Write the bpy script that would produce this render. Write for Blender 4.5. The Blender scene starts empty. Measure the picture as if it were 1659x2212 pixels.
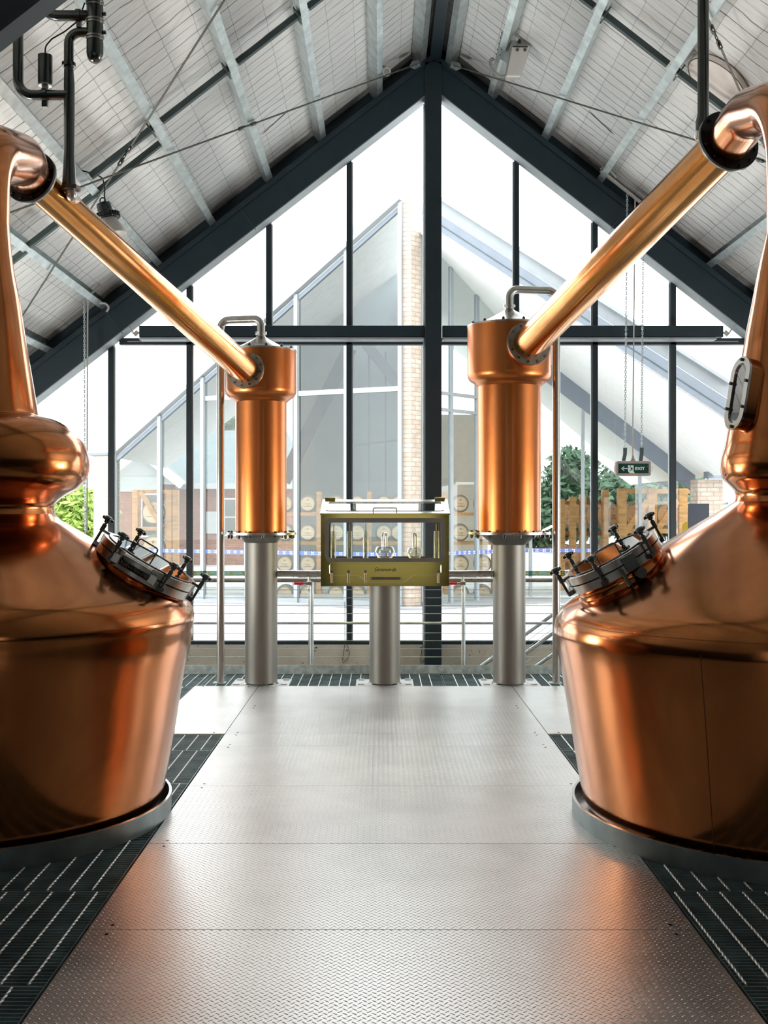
import bpy, math, random
from mathutils import Vector, Matrix
random.seed(7)
PI = math.pi
V = Vector
F = 2440.0; CX = 822.0; CY = 1107.0; H = 1.68
def P(px, py, y):
    return V(((px - CX) / F * y, y, H - (py - CY) / F * y))
def PX(px, y): return (px - CX) / F * y
def PZ(py, y): return H - (py - CY) / F * y
scene = bpy.context.scene
COL = scene.collection

# ------------------------------------------------------------------ materials
MATS = {}
class NT:
    def __init__(s, name):
        m = bpy.data.materials.new(name); m.use_nodes = True
        s.m = m; s.t = m.node_tree; s.t.nodes.clear()
        s.out = s.t.nodes.new('ShaderNodeOutputMaterial'); MATS[name] = m
    def n(s, kind, **kw):
        nd = s.t.nodes.new(kind)
        for k, v in kw.items():
            if k.startswith('i_'):
                k = k[2:]; k = int(k) if k.isdigit() else k.replace('_', ' ')
                nd.inputs[k].default_value = v
            else: setattr(nd, k, v)
        return nd
    def l(s, a, b): s.t.links.new(a, b)
    def math(s, op, a, b=None, c=None):
        nd = s.n('ShaderNodeMath', operation=op)
        for i, x in enumerate((a, b, c)):
            if x is None: continue
            if isinstance(x, (int, float)): nd.inputs[i].default_value = x
            else: s.l(x, nd.inputs[i])
        return nd.outputs[0]
    def mix(s, fac, a, b):
        nd = s.n('ShaderNodeMix', data_type='RGBA')
        if isinstance(fac, (int, float)): nd.inputs[0].default_value = fac
        else: s.l(fac, nd.inputs[0])
        for i, x in ((6, a), (7, b)):
            if isinstance(x, tuple): nd.inputs[i].default_value = (*x, 1)
            else: s.l(x, nd.inputs[i])
        return nd.outputs[2]
    def ramp(s, fac, stops):
        nd = s.n('ShaderNodeValToRGB'); s.l(fac, nd.inputs[0])
        e = nd.color_ramp.elements
        while len(e) < len(stops): e.new(.5)
        for i, (p, c) in enumerate(stops):
            e[i].position = p; e[i].color = (*c, 1) if isinstance(c, tuple) else (c, c, c, 1)
        return nd.outputs[0]
    def bsdf(s, col=(.8, .8, .8), rough=.5, metal=0, **kw):
        b = s.n('ShaderNodeBsdfPrincipled')
        if isinstance(col, tuple): b.inputs['Base Color'].default_value = (*col, 1)
        else: s.l(col, b.inputs['Base Color'])
        if isinstance(rough, (int, float)): b.inputs['Roughness'].default_value = rough
        else: s.l(rough, b.inputs['Roughness'])
        b.inputs['Metallic'].default_value = metal
        for k, v in kw.items(): b.inputs[k.replace('_', ' ')].default_value = v
        s.l(b.outputs[0], s.out.inputs[0]); s.b = b
        return b
    def coord(s, scale=(1, 1, 1)):
        tc = s.n('ShaderNodeTexCoord'); mp = s.n('ShaderNodeMapping')
        mp.inputs['Scale'].default_value = scale
        s.l(tc.outputs['Object'], mp.inputs[0]); return mp.outputs[0]
    def noise(s, vec, scale=5, detail=3, rough=.5, dist=0):
        nd = s.n('ShaderNodeTexNoise'); s.l(vec, nd.inputs['Vector'])
        nd.inputs['Scale'].default_value = scale; nd.inputs['Detail'].default_value = detail
        nd.inputs['Roughness'].default_value = rough; nd.inputs['Distortion'].default_value = dist
        return nd.outputs[0]
    def bump(s, h, strength=.3, dist=.01):
        nd = s.n('ShaderNodeBump'); nd.inputs['Strength'].default_value = strength
        nd.inputs['Distance'].default_value = dist
        s.l(h, nd.inputs['Height']); s.l(nd.outputs[0], s.b.inputs['Normal'])

def simple(name, col, rough=.5, metal=0, var=.12, vs=6, bump=0, bscale=40, scale=(1, 1, 1), rvar=0, **kw):
    t = NT(name); c = t.coord(scale); n = t.noise(c, vs, 4)
    lo = tuple(x * (1 - var) for x in col); hi = tuple(min(1, x * (1 + var)) for x in col)
    r = rough
    if rvar:
        r = t.math('ADD', t.math('MULTIPLY', t.noise(c, vs * 1.7, 3), rvar * 2), rough - rvar)
    t.bsdf(t.ramp(n, [(.3, lo), (.7, hi)]), r, metal, **kw)
    if bump: t.bump(t.noise(c, bscale, 3), bump, .01)
    return t.m

def copper(name, col, rough, rvar, dull, streak=(1, 1, .12), coat=1.0):
    t = NT(name); c = t.coord(streak); n = t.noise(c, 2.6, 5, .6); n2 = t.noise(t.coord((1, 1, 1)), 1.3, 4, .55, 1.2)
    a = t.mix(t.ramp(n, [(.35, 0.), (.75, 1.)]), col, tuple(x * y for x, y in zip(col, (.8, .68, .55))))
    a2 = t.mix(t.math('MULTIPLY', t.ramp(n2, [(.45, 0.), (.7, 1.)]), dull), a, (.34, .11, .038))
    t.bsdf(a2, t.math('ADD', t.math('MULTIPLY', n, rvar), rough - rvar * .5), 1, Coat_Weight=coat, Coat_Roughness=.07)
    t.bump(t.noise(t.coord((1, 1, 1)), 3.5, 2), .12, .02)
    return t.m
copper('copper_pot', (.64, .235, .070), .18, .09, .5, coat=.35)
copper('copper_arm', (.86, .37, .09), .20, .08, .12, coat=.7)
copper('copper_condenser', (.62, .21, .058), .33, .08, .2, coat=.25)
simple('copper_seam', (.25, .10, .05), .5, 1)
simple('steel', (.52, .50, .46), .27, 1, .1, 3, rvar=.06, scale=(1, 1, .15))
simple('steel_brushed', (.24, .228, .20), .52, 1, .14, 2.5, rvar=.06, scale=(3, 3, .2))
simple('steel_dark', (.13, .135, .125), .22, 1, .1)
simple('steel_bright', (.78, .77, .73), .18, 1, .05)
simple('flange_black', (.012, .012, .012), .45, .4)
simple('galvanised', (.60, .66, .66), .38, .85, .2, 9, rvar=.08)
simple('galv_dull', (.52, .59, .56), .6, .2, .3, 16)
simple('ring_steel', (.22, .26, .26), .42, .8, .25, 5)
simple('rod_grey', (.14, .14, .12), .5, .4, .1)
simple('paint_teal', (.009, .024, .035), .42, 0, .1)
simple('paint_frame', (.014, .026, .034), .38, 0, .1)
simple('strut_dark', (.055, .082, .082), .5, .2, .15)
simple('frame_light', (.34, .37, .39), .45, .3, .05)
simple('brass_mirror', (.92, .76, .22), .09, 1, .06, 2, rvar=.03)
simple('bronze', (.16, .13, .11), .35, .8, .1)
simple('seal_grey', (.13, .12, .105), .4, .2, .1)
simple('black_plastic', (.006, .009, .012), .22, 0, .1)
simple('rubber', (.01, .01, .01), .6)
simple('grey_plastic', (.42, .41, .38), .45, 0, .05)
simple('white_plastic', (.75, .74, .70), .35, 0, .04)
simple('sign_housing', (.36, .29, .28), .5, 0, .06)
simple('sign_green', (.003, .055, .035), .25, 0, .5, 3)
simple('sign_white', (.72, .85, .82), .4, 0, .02)
simple('gold_ink', (.55, .40, .06), .4, .3, .02)
simple('red_handle', (.62, .012, .012), .35, 0, .05)
simple('wood_hydro', (.60, .30, .04), .4, 0, .1)
simple('timber', (.64, .33, .12), .7, 0, .25, 5, scale=(1, 1, 4))
simple('timber_head', (.85, .62, .40), .7, 0, .12, 7, scale=(1, 1, 6))
simple('timber_stave', (.42, .34, .22), .65, 0, .2, 9, scale=(6, .5, 1))
simple('hoop', (.33, .33, .30), .5, .7, .1)
simple('ink_black', (.012, .013, .012), .5, 0, 0)
simple('film_blue', (.12, .18, .52), .5, 0, .02)
simple('film_white', (.85, .82, .74), .5, 0, .02)
simple('sign_navy', (.004, .007, .018), .45, 0, .02)
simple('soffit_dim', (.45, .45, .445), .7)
simple('soffit_white', (.80, .80, .79), .7, 0, .03)
simple('fascia_grey', (.19, .22, .26), .55, .2, .05)
simple('roof_slate', (.13, .165, .175), .8, 0, .18, 5, scale=(1, 1, 5))
simple('weatherboard', (.33, .34, .335), .7, 0, .04)
simple('vent_cream', (.88, .80, .74), .6, 0, .03)
simple('render_cream', (.62, .56, .48), .8, 0, .05)
simple('leaf_bright', (.30, .44, .09), .6, 0, .6, 6)
simple('leaf_dark', (.055, .11, .055), .6, 0, .6, 4)
simple('bark', (.16, .11, .07), .8, 0, .2)
simple('wall_dark', (.016, .018, .018), .8, 0, .2, 2)
simple('bounce_pale', (.70, .68, .62), .6, 0, .03)
simple('reflected_grey', (.20, .24, .22), .8, 0, .1, .8)  # flat tones for reflections in the opposite glass
simple('reflected_pale', (.30, .35, .38), .8, 0, .25, .5)
simple('room_dark', (.05, .055, .055), .8, 0, .2, 2)

# concrete
t = NT('concrete'); c = t.coord(); n = t.noise(c, 3, 5, .6)
sp = t.noise(c, 28, 2)
col = t.mix(t.ramp(sp, [(.68, 0.), (.73, 1.)]), t.ramp(n, [(.3, (.55, .50, .40)), (.7, (.70, .65, .54))]), (.12, .10, .08))
t.bsdf(col, .85); t.bump(n, .3, .01)
t = NT('paving'); c = t.coord((.35, 1.6, 1)); n = t.noise(c, .9, 5, .6)
t.bsdf(t.ramp(n, [(.35, (.36, .36, .365)), (.5, (.62, .62, .61)), (.7, (.70, .70, .68))]), .85)
t = NT('asphalt'); n = t.noise(t.coord((.4, 2, 1)), 1.6, 4); t.bsdf(t.ramp(n, [(.35, (.24, .25, .26)), (.65, (.40, .41, .42))]), .9)

def brick(name, c1, c2, mortar, sx=4.3, rot=0):
    t = NT(name)
    tc = t.n('ShaderNodeTexCoord'); sep = t.n('ShaderNodeSeparateXYZ'); t.l(tc.outputs['Object'], sep.inputs[0])
    u = t.math('ADD', t.math('MULTIPLY', sep.outputs[0], 1.0), t.math('MULTIPLY', sep.outputs[1], .6))
    cmb = t.n('ShaderNodeCombineXYZ'); t.l(u, cmb.inputs[0]); t.l(sep.outputs[2], cmb.inputs[1])
    b = t.n('ShaderNodeTexBrick'); t.l(cmb.outputs[0], b.inputs['Vector'])
    b.inputs['Color1'].default_value = (*c1, 1); b.inputs['Color2'].default_value = (*c2, 1); b.inputs['Mortar'].default_value = (*mortar, 1)
    b.inputs['Scale'].default_value = 1; b.inputs['Brick Width'].default_value = .24; b.inputs['Row Height'].default_value = .083
    b.inputs['Mortar Size'].default_value = .007; b.inputs['Mortar Smooth'].default_value = .3
    n = t.noise(t.coord(), 7, 4)
    col = t.mix(t.ramp(n, [(.4, 0.), (.75, .8)]), b.outputs[0], tuple(x * .75 for x in c1))
    t.bsdf(col, .85); t.bump(b.outputs[1], -.5, .008)
    return t.m
brick('brick_pale', (.52, .41, .33), (.62, .55, .47), (.33, .26, .21))
brick('brick_red', (.24, .085, .045), (.28, .12, .07), (.28, .22, .17))

# thin architectural glass
def thin_glass(name, tint, base, rough=.0, refl=(1, 1, 1)):
    t = NT(name)
    tr = t.n('ShaderNodeBsdfTransparent'); tr.inputs[0].default_value = (*tint, 1)
    gl = t.n('ShaderNodeBsdfGlossy'); gl.inputs['Roughness'].default_value = rough; gl.inputs[0].default_value = (*refl, 1)
    fr = t.n('ShaderNodeLayerWeight'); fr.inputs[0].default_value = .5
    f5 = t.math('POWER', fr.outputs['Facing'], 4.0)
    fac = t.math('ADD', t.math('MULTIPLY', f5, 1 - base), base)
    mx = t.n('ShaderNodeMixShader'); t.l(fac, mx.inputs[0]); t.l(tr.outputs[0], mx.inputs[1]); t.l(gl.outputs[0], mx.inputs[2])
    t.l(mx.outputs[0], t.out.inputs[0]); return t.m
thin_glass('glass_window', (.93, .955, .95), .035)
thin_glass('glass_tinted', (.62, .67, .66), .065)
thin_glass('glass_clear', (.93, .94, .93), .16)
thin_glass('glass_lid', (.55, .60, .60), .40)
thin_glass('glass_dark', (.20, .20, .19), .05)
thin_glass('glass_film', (.35, .46, .40), .05)

# ceiling insulation blanket with mesh
def ceiling_mat():
    t = NT('ceiling_blanket')
    tc = t.n('ShaderNodeTexCoord'); sep = t.n('ShaderNodeSeparateXYZ'); t.l(tc.outputs['Object'], sep.inputs[0])
    X, Y, Z = sep.outputs
    v = t.math('MULTIPLY', Z, 1.63)      # distance along the slope
    def vec(sy, sv):
        c = t.n('ShaderNodeCombineXYZ'); t.l(t.math('MULTIPLY', Y, sy), c.inputs[0]); t.l(t.math('MULTIPLY', v, sv), c.inputs[1]); return c.outputs[0]
    w1 = t.math('SUBTRACT', t.noise(vec(1.5, 1.2), 2.2, 3), .5)
    yw = t.math('ADD', Y, t.math('MULTIPLY', w1, .11))
    def lines(x, pitch, w):
        f = t.math('FRACT', t.math('DIVIDE', x, pitch))
        d = t.math('ABSOLUTE', t.math('SUBTRACT', f, .5))
        return t.math('SUBTRACT', 1.0, t.math('SMOOTH_MIN', t.math('DIVIDE', d, w / pitch), 1.0, .2))
    gate = t.ramp(t.noise(vec(5, .35), 3, 2), [(.36, .2), (.56, 1.)])
    L1 = t.math('MULTIPLY', lines(yw, .155, .0085), gate)
    L2 = t.math('MULTIPLY', lines(t.math('ADD', v, t.math('MULTIPLY', w1, .03)), .31, .0035), .45)
    yw2 = t.math('ADD', yw, t.math('MULTIPLY', t.noise(vec(.4, .5), 2, 2), .4))
    gate2 = t.ramp(t.noise(vec(1.2, .9), 1.7, 2), [(.60, 0.), (.66, 1.)])
    L3 = t.math('MULTIPLY', lines(yw2, 1.30, .022), gate2)
    lin = t.math('MINIMUM', t.math('ADD', t.math('ADD', L1, L2), t.math('MULTIPLY', L3, 1.4)), 1.0)
    base = t.ramp(t.noise(vec(9, 1.2), 2.5, 5, .6), [(.3, (.76, .77, .755)), (.7, (.90, .90, .885))])
    col = t.mix(lin, base, (.02, .025, .025))
    t.bsdf(col, .55, 0)
    hgt = t.math('ADD', t.noise(vec(7, .9), 2.0, 4, .55, .6), t.math('MULTIPLY', lin, -.5))
    t.bump(hgt, .55, .04)
ceiling_mat()

# tread plate
def tread_mat():
    t = NT('tread_plate')
    tc = t.n('ShaderNodeTexCoord'); sep = t.n('ShaderNodeSeparateXYZ'); t.l(tc.outputs['Object'], sep.inputs[0])
    X, Y, Z = sep.outputs
    px, py = .0326, .0326
    def loz(ox, oy, ang):
        fx = t.math('SUBTRACT', t.math('FRACT', t.math('ADD', t.math('DIVIDE', X, px), ox)), .5)
        fy = t.math('SUBTRACT', t.math('FRACT', t.math('ADD', t.math('DIVIDE', Y, py), oy)), .5)
        ca, sa = math.cos(ang), math.sin(ang)
        a = t.math('ADD', t.math('MULTIPLY', fx, ca), t.math('MULTIPLY', fy, sa))
        b = t.math('SUBTRACT', t.math('MULTIPLY', fy, ca), t.math('MULTIPLY', fx, sa))
        a = t.math('DIVIDE', a, .36); b = t.math('DIVIDE', b, .10)
        d = t.math('ADD', t.math('MULTIPLY', a, a), t.math('MULTIPLY', b, b))
        return t.math('MAXIMUM', t.math('SUBTRACT', 1.0, d), 0.0)
    h = 0
    A = t.math('MAXIMUM', loz(0, 0, PI / 4), loz(.5, .5, -PI / 4))
    h = t.math('POWER', A, .6)
    c = t.coord(); n = t.noise(c, 2.2, 5, .6)
    base = t.ramp(n, [(.3, (.66, .65, .635)), (.7, (.77, .76, .745))])
    t.bsdf(base, t.math('ADD', t.math('MULTIPLY', n, .12), .30), .93)
    t.bump(h, 1.0, .016)
tread_mat()

# ------------------------------------------------------------------ mesh builder
def frame(d, up=V((0, 0, 1))):
    d = d.normalized()
    if abs(d.dot(up)) > .999: up = V((0, 1, 0))
    x = up.cross(d).normalized(); y = d.cross(x)
    return x, y, d
class MB:
    def __init__(s): s.v = []; s.f = []; s.s = []
    def add(s, vs, fs, sm=False):
        o = len(s.v); s.v += [V(a) for a in vs]
        s.f += [tuple(i + o for i in f) for f in fs]; s.s += [sm] * len(fs); return s
    def box(s, c, d, R=None):
        c = V(c); x, y, z = d[0] / 2, d[1] / 2, d[2] / 2
        vs = [V((i * x, j * y, k * z)) for i in (-1, 1) for j in (-1, 1) for k in (-1, 1)]
        if R is not None: vs = [R @ a for a in vs]
        return s.add([c + a for a in vs], [(0, 1, 3, 2), (4, 6, 7, 5), (0, 4, 5, 1), (2, 3, 7, 6), (0, 2, 6, 4), (1, 5, 7, 3)])
    def bb(s, a, b):
        a = V(a); b = V(b); return s.box((a + b) / 2, [abs(b[i] - a[i]) for i in range(3)])
    def beam(s, a, b, w, h, up=V((0, 0, 1))):
        a = V(a); b = V(b); x, y, d = frame(b - a, up)
        vs = [p + x * (i * w / 2) + y * (j * h / 2) for p in (a, b) for i, j in ((-1, -1), (1, -1), (1, 1), (-1, 1))]
        return s.add(vs, [(3, 2, 1, 0), (4, 5, 6, 7), (0, 1, 5, 4), (1, 2, 6, 5), (2, 3, 7, 6), (3, 0, 4, 7)])
    def prism(s, pts, ext):
        pts = [V(p) for p in pts]; n = len(pts); ext = V(ext)
        vs = pts + [p + ext for p in pts]
        return s.add(vs, [tuple(range(n - 1, -1, -1)), tuple(range(n, 2 * n))] + [(i, (i + 1) % n, n + (i + 1) % n, n + i) for i in range(n)])
    def tube(s, pts, r, n=16, caps=True, twist=0, up=None):
        pts = [V(p) for p in pts]; m = len(pts)
        rs = r if isinstance(r, (list, tuple)) else [r] * m
        T = []
        for i in range(m):
            a = pts[max(i - 1, 0)]; b = pts[min(i + 1, m - 1)]; T.append((b - a).normalized())
        x, y, _ = frame(T[0]); vs = []
        for i in range(m):
            if i:
                q = T[i - 1].rotation_difference(T[i]); x = q @ x
            x = (x - T[i] * x.dot(T[i])).normalized(); y = T[i].cross(x)
            for k in range(n):
                a = 2 * PI * k / n + twist * i
                vs.append(pts[i] + (x * math.cos(a) + y * math.sin(a)) * rs[i])
        fs = [(i * n + k, i * n + (k + 1) % n, (i + 1) * n + (k + 1) % n, (i + 1) * n + k) for i in range(m - 1) for k in range(n)]
        s.add(vs, fs, n > 6)
        if caps:
            s.add(vs[:n], [tuple(range(n - 1, -1, -1))]); s.add(vs[-n:], [tuple(range(n))])
        return s
    def cyl(s, a, b, r, n=24, r2=None): return s.tube([a, b], [r, r if r2 is None else r2], n)
    def lathe(s, prof, o=(0, 0, 0), d=(0, 0, 1), n=64, closed=False, sharp=()):
        o = V(o); x, y, z = frame(V(d)); vs = []
        for r, h in prof:
            for k in range(n):
                a = 2 * PI * k / n; vs.append(o + z * h + (x * math.cos(a) + y * math.sin(a)) * max(r, 1e-5))
        m = len(prof); rng = range(m if closed else m - 1)
        fs = []
        for i in rng:
            j = (i + 1) % m
            for k in range(n): fs.append((i * n + k, i * n + (k + 1) % n, j * n + (k + 1) % n, j * n + k))
        return s.add(vs, fs, True)
    def disc(s, o, d, r, h, n=32):
        o = V(o); d = V(d).normalized(); return s.cyl(o, o + d * h, r, n)
    def annulus(s, o, d, r0, r1, h, n=48):
        o = V(o); x, y, z = frame(V(d)); q = []
        for r, hh in ((r0, 0), (r1, 0), (r1, h), (r0, h)):
            q += [o + z * hh + (x * math.cos(2 * PI * k / n) + y * math.sin(2 * PI * k / n)) * r for k in range(n)]
        for i in range(4):
            j = (i + 1) % 4
            a = q[i * n:(i + 1) * n]; b = q[j * n:(j + 1) * n]
            s.add(a + b, [(k, (k + 1) % n, n + (k + 1) % n, n + k) for k in range(n)], i in (1, 3))
        return s
    def sphere(s, c, r, n=16, sc=(1, 1, 1)):
        c = V(c); vs = [c + V((0, 0, -r * sc[2]))]
        for i in range(1, n // 2):
            ph = -PI / 2 + PI * i / (n // 2)
            vs += [c + V((math.cos(ph) * math.cos(2 * PI * k / n) * r * sc[0], math.cos(ph) * math.sin(2 * PI * k / n) * r * sc[1], math.sin(ph) * r * sc[2])) for k in range(n)]
        vs.append(c + V((0, 0, r * sc[2]))); L = len(vs) - 1; fs = []
        for k in range(n): fs.append((0, 1 + (k + 1) % n, 1 + k)); fs.append((L, L - n + k, L - n + (k + 1) % n))
        for i in range(n // 2 - 2):
            for k in range(n):
                a = 1 + i * n; fs.append((a + k, a + (k + 1) % n, a + n + (k + 1) % n, a + n + k))
        return s.add(vs, fs, True)
    def xf(s, M):
        s.v = [M @ a for a in s.v]; return s
def fillet(pts, rad, n=8):
    pts = [V(p) for p in pts]; out = [pts[0]]
    for i in range(1, len(pts) - 1):
        a, b, c = pts[i - 1], pts[i], pts[i + 1]
        d1 = (a - b).normalized(); d2 = (c - b).normalized(); ang = d1.angle(d2)
        if ang > PI - .02: out.append(b); continue
        t = min(rad / math.tan(ang / 2), (a - b).length * .49, (c - b).length * .49)
        r = t * math.tan(ang / 2); cen = b + (d1 + d2).normalized() * (r / math.sin(ang / 2))
        p1 = b + d1 * t; p2 = b + d2 * t; v1 = p1 - cen; q = v1.rotation_difference(p2 - cen)
        ax, an = q.to_axis_angle()
        for k in range(n + 1): out.append(cen + Matrix.Rotation(an * k / n, 3, ax) @ v1)
    out.append(pts[-1]); return out

ORG = {}
def tag(o, label=None, cat=None, group=None, kind=None):
    if label: o['label'] = label
    if cat: o['category'] = cat
    if group: o['group'] = group
    if kind: o['kind'] = kind
    return o
def thing(name, label, cat, loc=(0, 0, 0), group=None):
    o = bpy.data.objects.new(name, None); COL.objects.link(o); o.location = V(loc); o.empty_display_size = .1
    ORG[o.name] = V(loc); return tag(o, label, cat, group)
def mesh(name, mb, mat, parent=None, label=None, origin=None, bevel=0):
    org = ORG[parent.name] if parent is not None else (V(origin) if origin is not None else V((0, 0, 0)))
    me = bpy.data.meshes.new(name)
    me.from_pydata([tuple(a - org) for a in mb.v], [], mb.f)
    me.polygons.foreach_set('use_smooth', mb.s)
    me.materials.append(MATS[mat]); me.update()
    o = bpy.data.objects.new(name, me); COL.objects.link(o)
    if parent is not None: o.parent = parent; ORG[o.name] = org
    else: o.location = org; ORG[o.name] = org
    if label: o['label'] = label
    if bevel:
        b = o.modifiers.new('bevel', 'BEVEL'); b.width = bevel; b.segments = 2; b.limit_method = 'ANGLE'
    return o
def parts(name, mbs, mat, parent, label=None, bevel=0):
    return [mesh(name, m, mat, parent, label, bevel=bevel) for m in mbs]
def solo(name, mb, mat, label, cat, group=None, origin=None, bevel=0, kind=None):
    if origin is None:
        n = len(mb.v); lo = V([min(a[i] for a in mb.v) for i in range(3)]); hi = V([max(a[i] for a in mb.v) for i in range(3)])
        origin = V(((lo[0] + hi[0]) / 2, (lo[1] + hi[1]) / 2, lo[2]))
    return tag(mesh(name, mb, mat, None, None, origin, bevel), label, cat, group, kind)
def struct(name, mb, mat):
    return tag(mesh(name, mb, mat), kind='structure')
def dup(root, loc, label=None, group=None, scale=None):
    def cp(o, par):
        c = o.copy(); COL.objects.link(c)
        if par is not None: c.parent = par
        for ch in list(o.children): cp(ch, c)
        return c
    r = cp(root, None); r.location = V(loc)
    if scale: r.scale = scale
    if label: r['label'] = label
    if group: r['group'] = group
    return r
def text_mb(s, size, mat_xf, depth=.002, bold=0, align='CENTER', shear=0):
    cu = bpy.data.curves.new('lettering', 'FONT'); cu.body = s; cu.size = size; cu.extrude = depth; cu.align_x = align
    cu.offset = bold; cu.shear = shear; cu.resolution_u = 3
    o = bpy.data.objects.new('lettering', cu); COL.objects.link(o)
    bpy.context.view_layer.update()
    me = bpy.data.meshes.new_from_object(o.evaluated_get(bpy.context.evaluated_depsgraph_get()))
    mb = MB(); mb.add([mat_xf @ v.co for v in me.vertices], [tuple(p.vertices) for p in me.polygons])
    bpy.data.objects.remove(o); bpy.data.meshes.remove(me); bpy.data.curves.remove(cu)
    return mb

# ------------------------------------------------------------------ room shell
XR = .62; SL = .777; CA = math.cos(math.atan(SL)); SA = math.sin(math.atan(SL))
ZW = 13.4; ZR = 13.1
XL, XRT = -5.6, 6.84
def rz(x, top): return top - SL * abs(x - XR)
T_RAFB, T_PUR, T_CEIL = 6.61, 7.02, 7.25
def roofpt(px, py, top):
    # where the pixel's ray meets the sloped plane z = top - SL*|x-XR|
    dx = (px - CX) / F; dz = -(py - CY) / F; sg = 1 if dx * 13 > XR else -1
    # H + dz*y = top - SL*sg*(dx*y - XR)
    y = (top - H + SL * sg * XR) / (dz + SL * sg * dx)
    return V((dx * y, y, H + dz * y))
YB = -3.5
for nm, sg, xe in (('ceiling_left', -1, XL), ('ceiling_right', 1, XRT)):
    mb = MB(); ze = rz(xe, T_CEIL)
    mb.prism([(XR, YB, T_CEIL), (xe, YB, ze), (xe, YB, ze + .1), (XR, YB, T_CEIL + .1)], (0, ZW + .35 - YB, 0))
    o = mesh(nm, mb, 'ceiling_blanket'); o['kind'] = 'structure'
    o.name = 'ceiling' if sg < 0 else 'ceiling.001'
FB = -1.1
struct('floor', MB().bb((XL, YB, FB - .1), (XRT, ZW, FB)), 'room_dark')
BAYS = [(7.3, 9.0), (9.3, 11.0)]  # openings for side windows added out of view to light the ceiling
WZ0, WZ1 = .12, 2.15
for nm, xa, xb in (('wall_left', XL - .15, XL), ('wall_right', XRT, XRT + .15)):
    mb = MB().bb((xa, YB, FB), (xb, ZW + .2, WZ0)).bb((xa, YB, WZ1), (xb, ZW + .2, rz(XL if xa < 0 else XRT, T_CEIL)))
    ed = [YB] + [v for b in BAYS for v in b] + [ZW + .2]
    for i in range(0, len(ed), 2): mb.bb((xa, ed[i], WZ0), (xb, ed[i + 1], WZ1))
    struct(nm, mb, 'wall_dark')
DX0, DX1, DZ = -1.05, 1.25, 2.5
BW = [(-3.4, -1.9), (2.2, 3.7)]; BZ0, BZ1 = .9, 4.0  # rear windows added behind the camera for light and condenser reflections
mb = MB().prism([(XL, YB, BZ1), (XRT, YB, BZ1), (XRT, YB, BZ1 + .01), (XR + (T_CEIL - BZ1 - .01) / SL, YB, BZ1 + .01), (XR, YB, T_CEIL), (XR - (T_CEIL - BZ1 - .01) / SL, YB, BZ1 + .01), (XL, YB, BZ1 + .01)], (0, -.15, 0))
for a_, b_, c_, d_ in ((XL, BW[0][0], FB, BZ1), (BW[0][0], BW[0][1], FB, BZ0), (BW[0][1], DX0, FB, BZ1), (DX0, DX1, DZ, BZ1), (DX0, DX1, FB, .02), (DX1, BW[1][0], FB, BZ1), (BW[1][0], BW[1][1], FB, BZ0), (BW[1][1], XRT, FB, BZ1)):
    mb.bb((a_, YB - .15, c_), (b_, YB, d_))
struct('wall_back', mb, 'wall_dark')
# concrete upstand under the gable glazing
ZS = PZ(1392, ZW)
mb = MB().bb((XL, ZW - .06, FB), (XRT, ZW + .2, ZS)); struct('wall_front', mb, 'concrete')
# gable infill between rafter and roof
mb = MB().prism([(XR, ZW, T_RAFB + .3), (XL, ZW, rz(XL, T_RAFB + .3)), (XL, ZW, rz(XL, T_CEIL + .05)), (XR, ZW, T_CEIL + .05), (XRT, ZW, rz(XRT, T_CEIL + .05)), (XRT, ZW, rz(XRT, T_RAFB + .3))], (0, .12, 0))
struct('wall_gable', mb, 'paint_teal')
# sill, transom, mullions
n_trim = [0]
def trim(mb, mat='paint_frame'):
    n_trim[0] += 1; return struct('trim_%d' % n_trim[0], mb, mat)
trim(MB().bb((XL, ZW - .03, PZ(1392, ZW)), (XRT, ZW + .1, PZ(1384.5, ZW))))
trim(MB().bb((XL, ZW - .05, PZ(1393.5, ZW)), (XRT, ZW - .03, PZ(1391.5, ZW))), 'frame_light')
ZT0, ZT1 = PZ(745, ZW), PZ(731, ZW)
def xin(z, off):   # half-gap X limits of glass under rafter bottom
    d = (T_RAFB + off - z) / SL; return XR - d, XR + d
xa, xb = xin(ZT1, .02)
trim(MB().bb((xa, ZW - .03, ZT0), (xb, ZW + .06, ZT1)))
trim(MB().bb((xa + .1, ZW - .045, PZ(740, ZW)), (xb - .1, ZW - .03, PZ(737.5, ZW))), 'frame_light')
MUL = [PX(x, ZW) for x in (66, 240, 409, 580.5, 754, 1115.5, 1285, 1453.5, 1626)]
for i, x in enumerate(MUL):
    zt = rz(x, T_RAFB + .06)
    if zt > ZS: trim(MB().bb((x - .031, ZW - .03, ZS), (x + .031, ZW + .07, zt)))
    # lit aluminium glazing bead beside each mullion
    s = -1 if x > XR else 1
    if zt > ZS + .4: trim(MB().bb((x + s * .031, ZW + .0, ZS + .01), (x + s * .045, ZW + .05, zt - .06)), 'frame_light')
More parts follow.
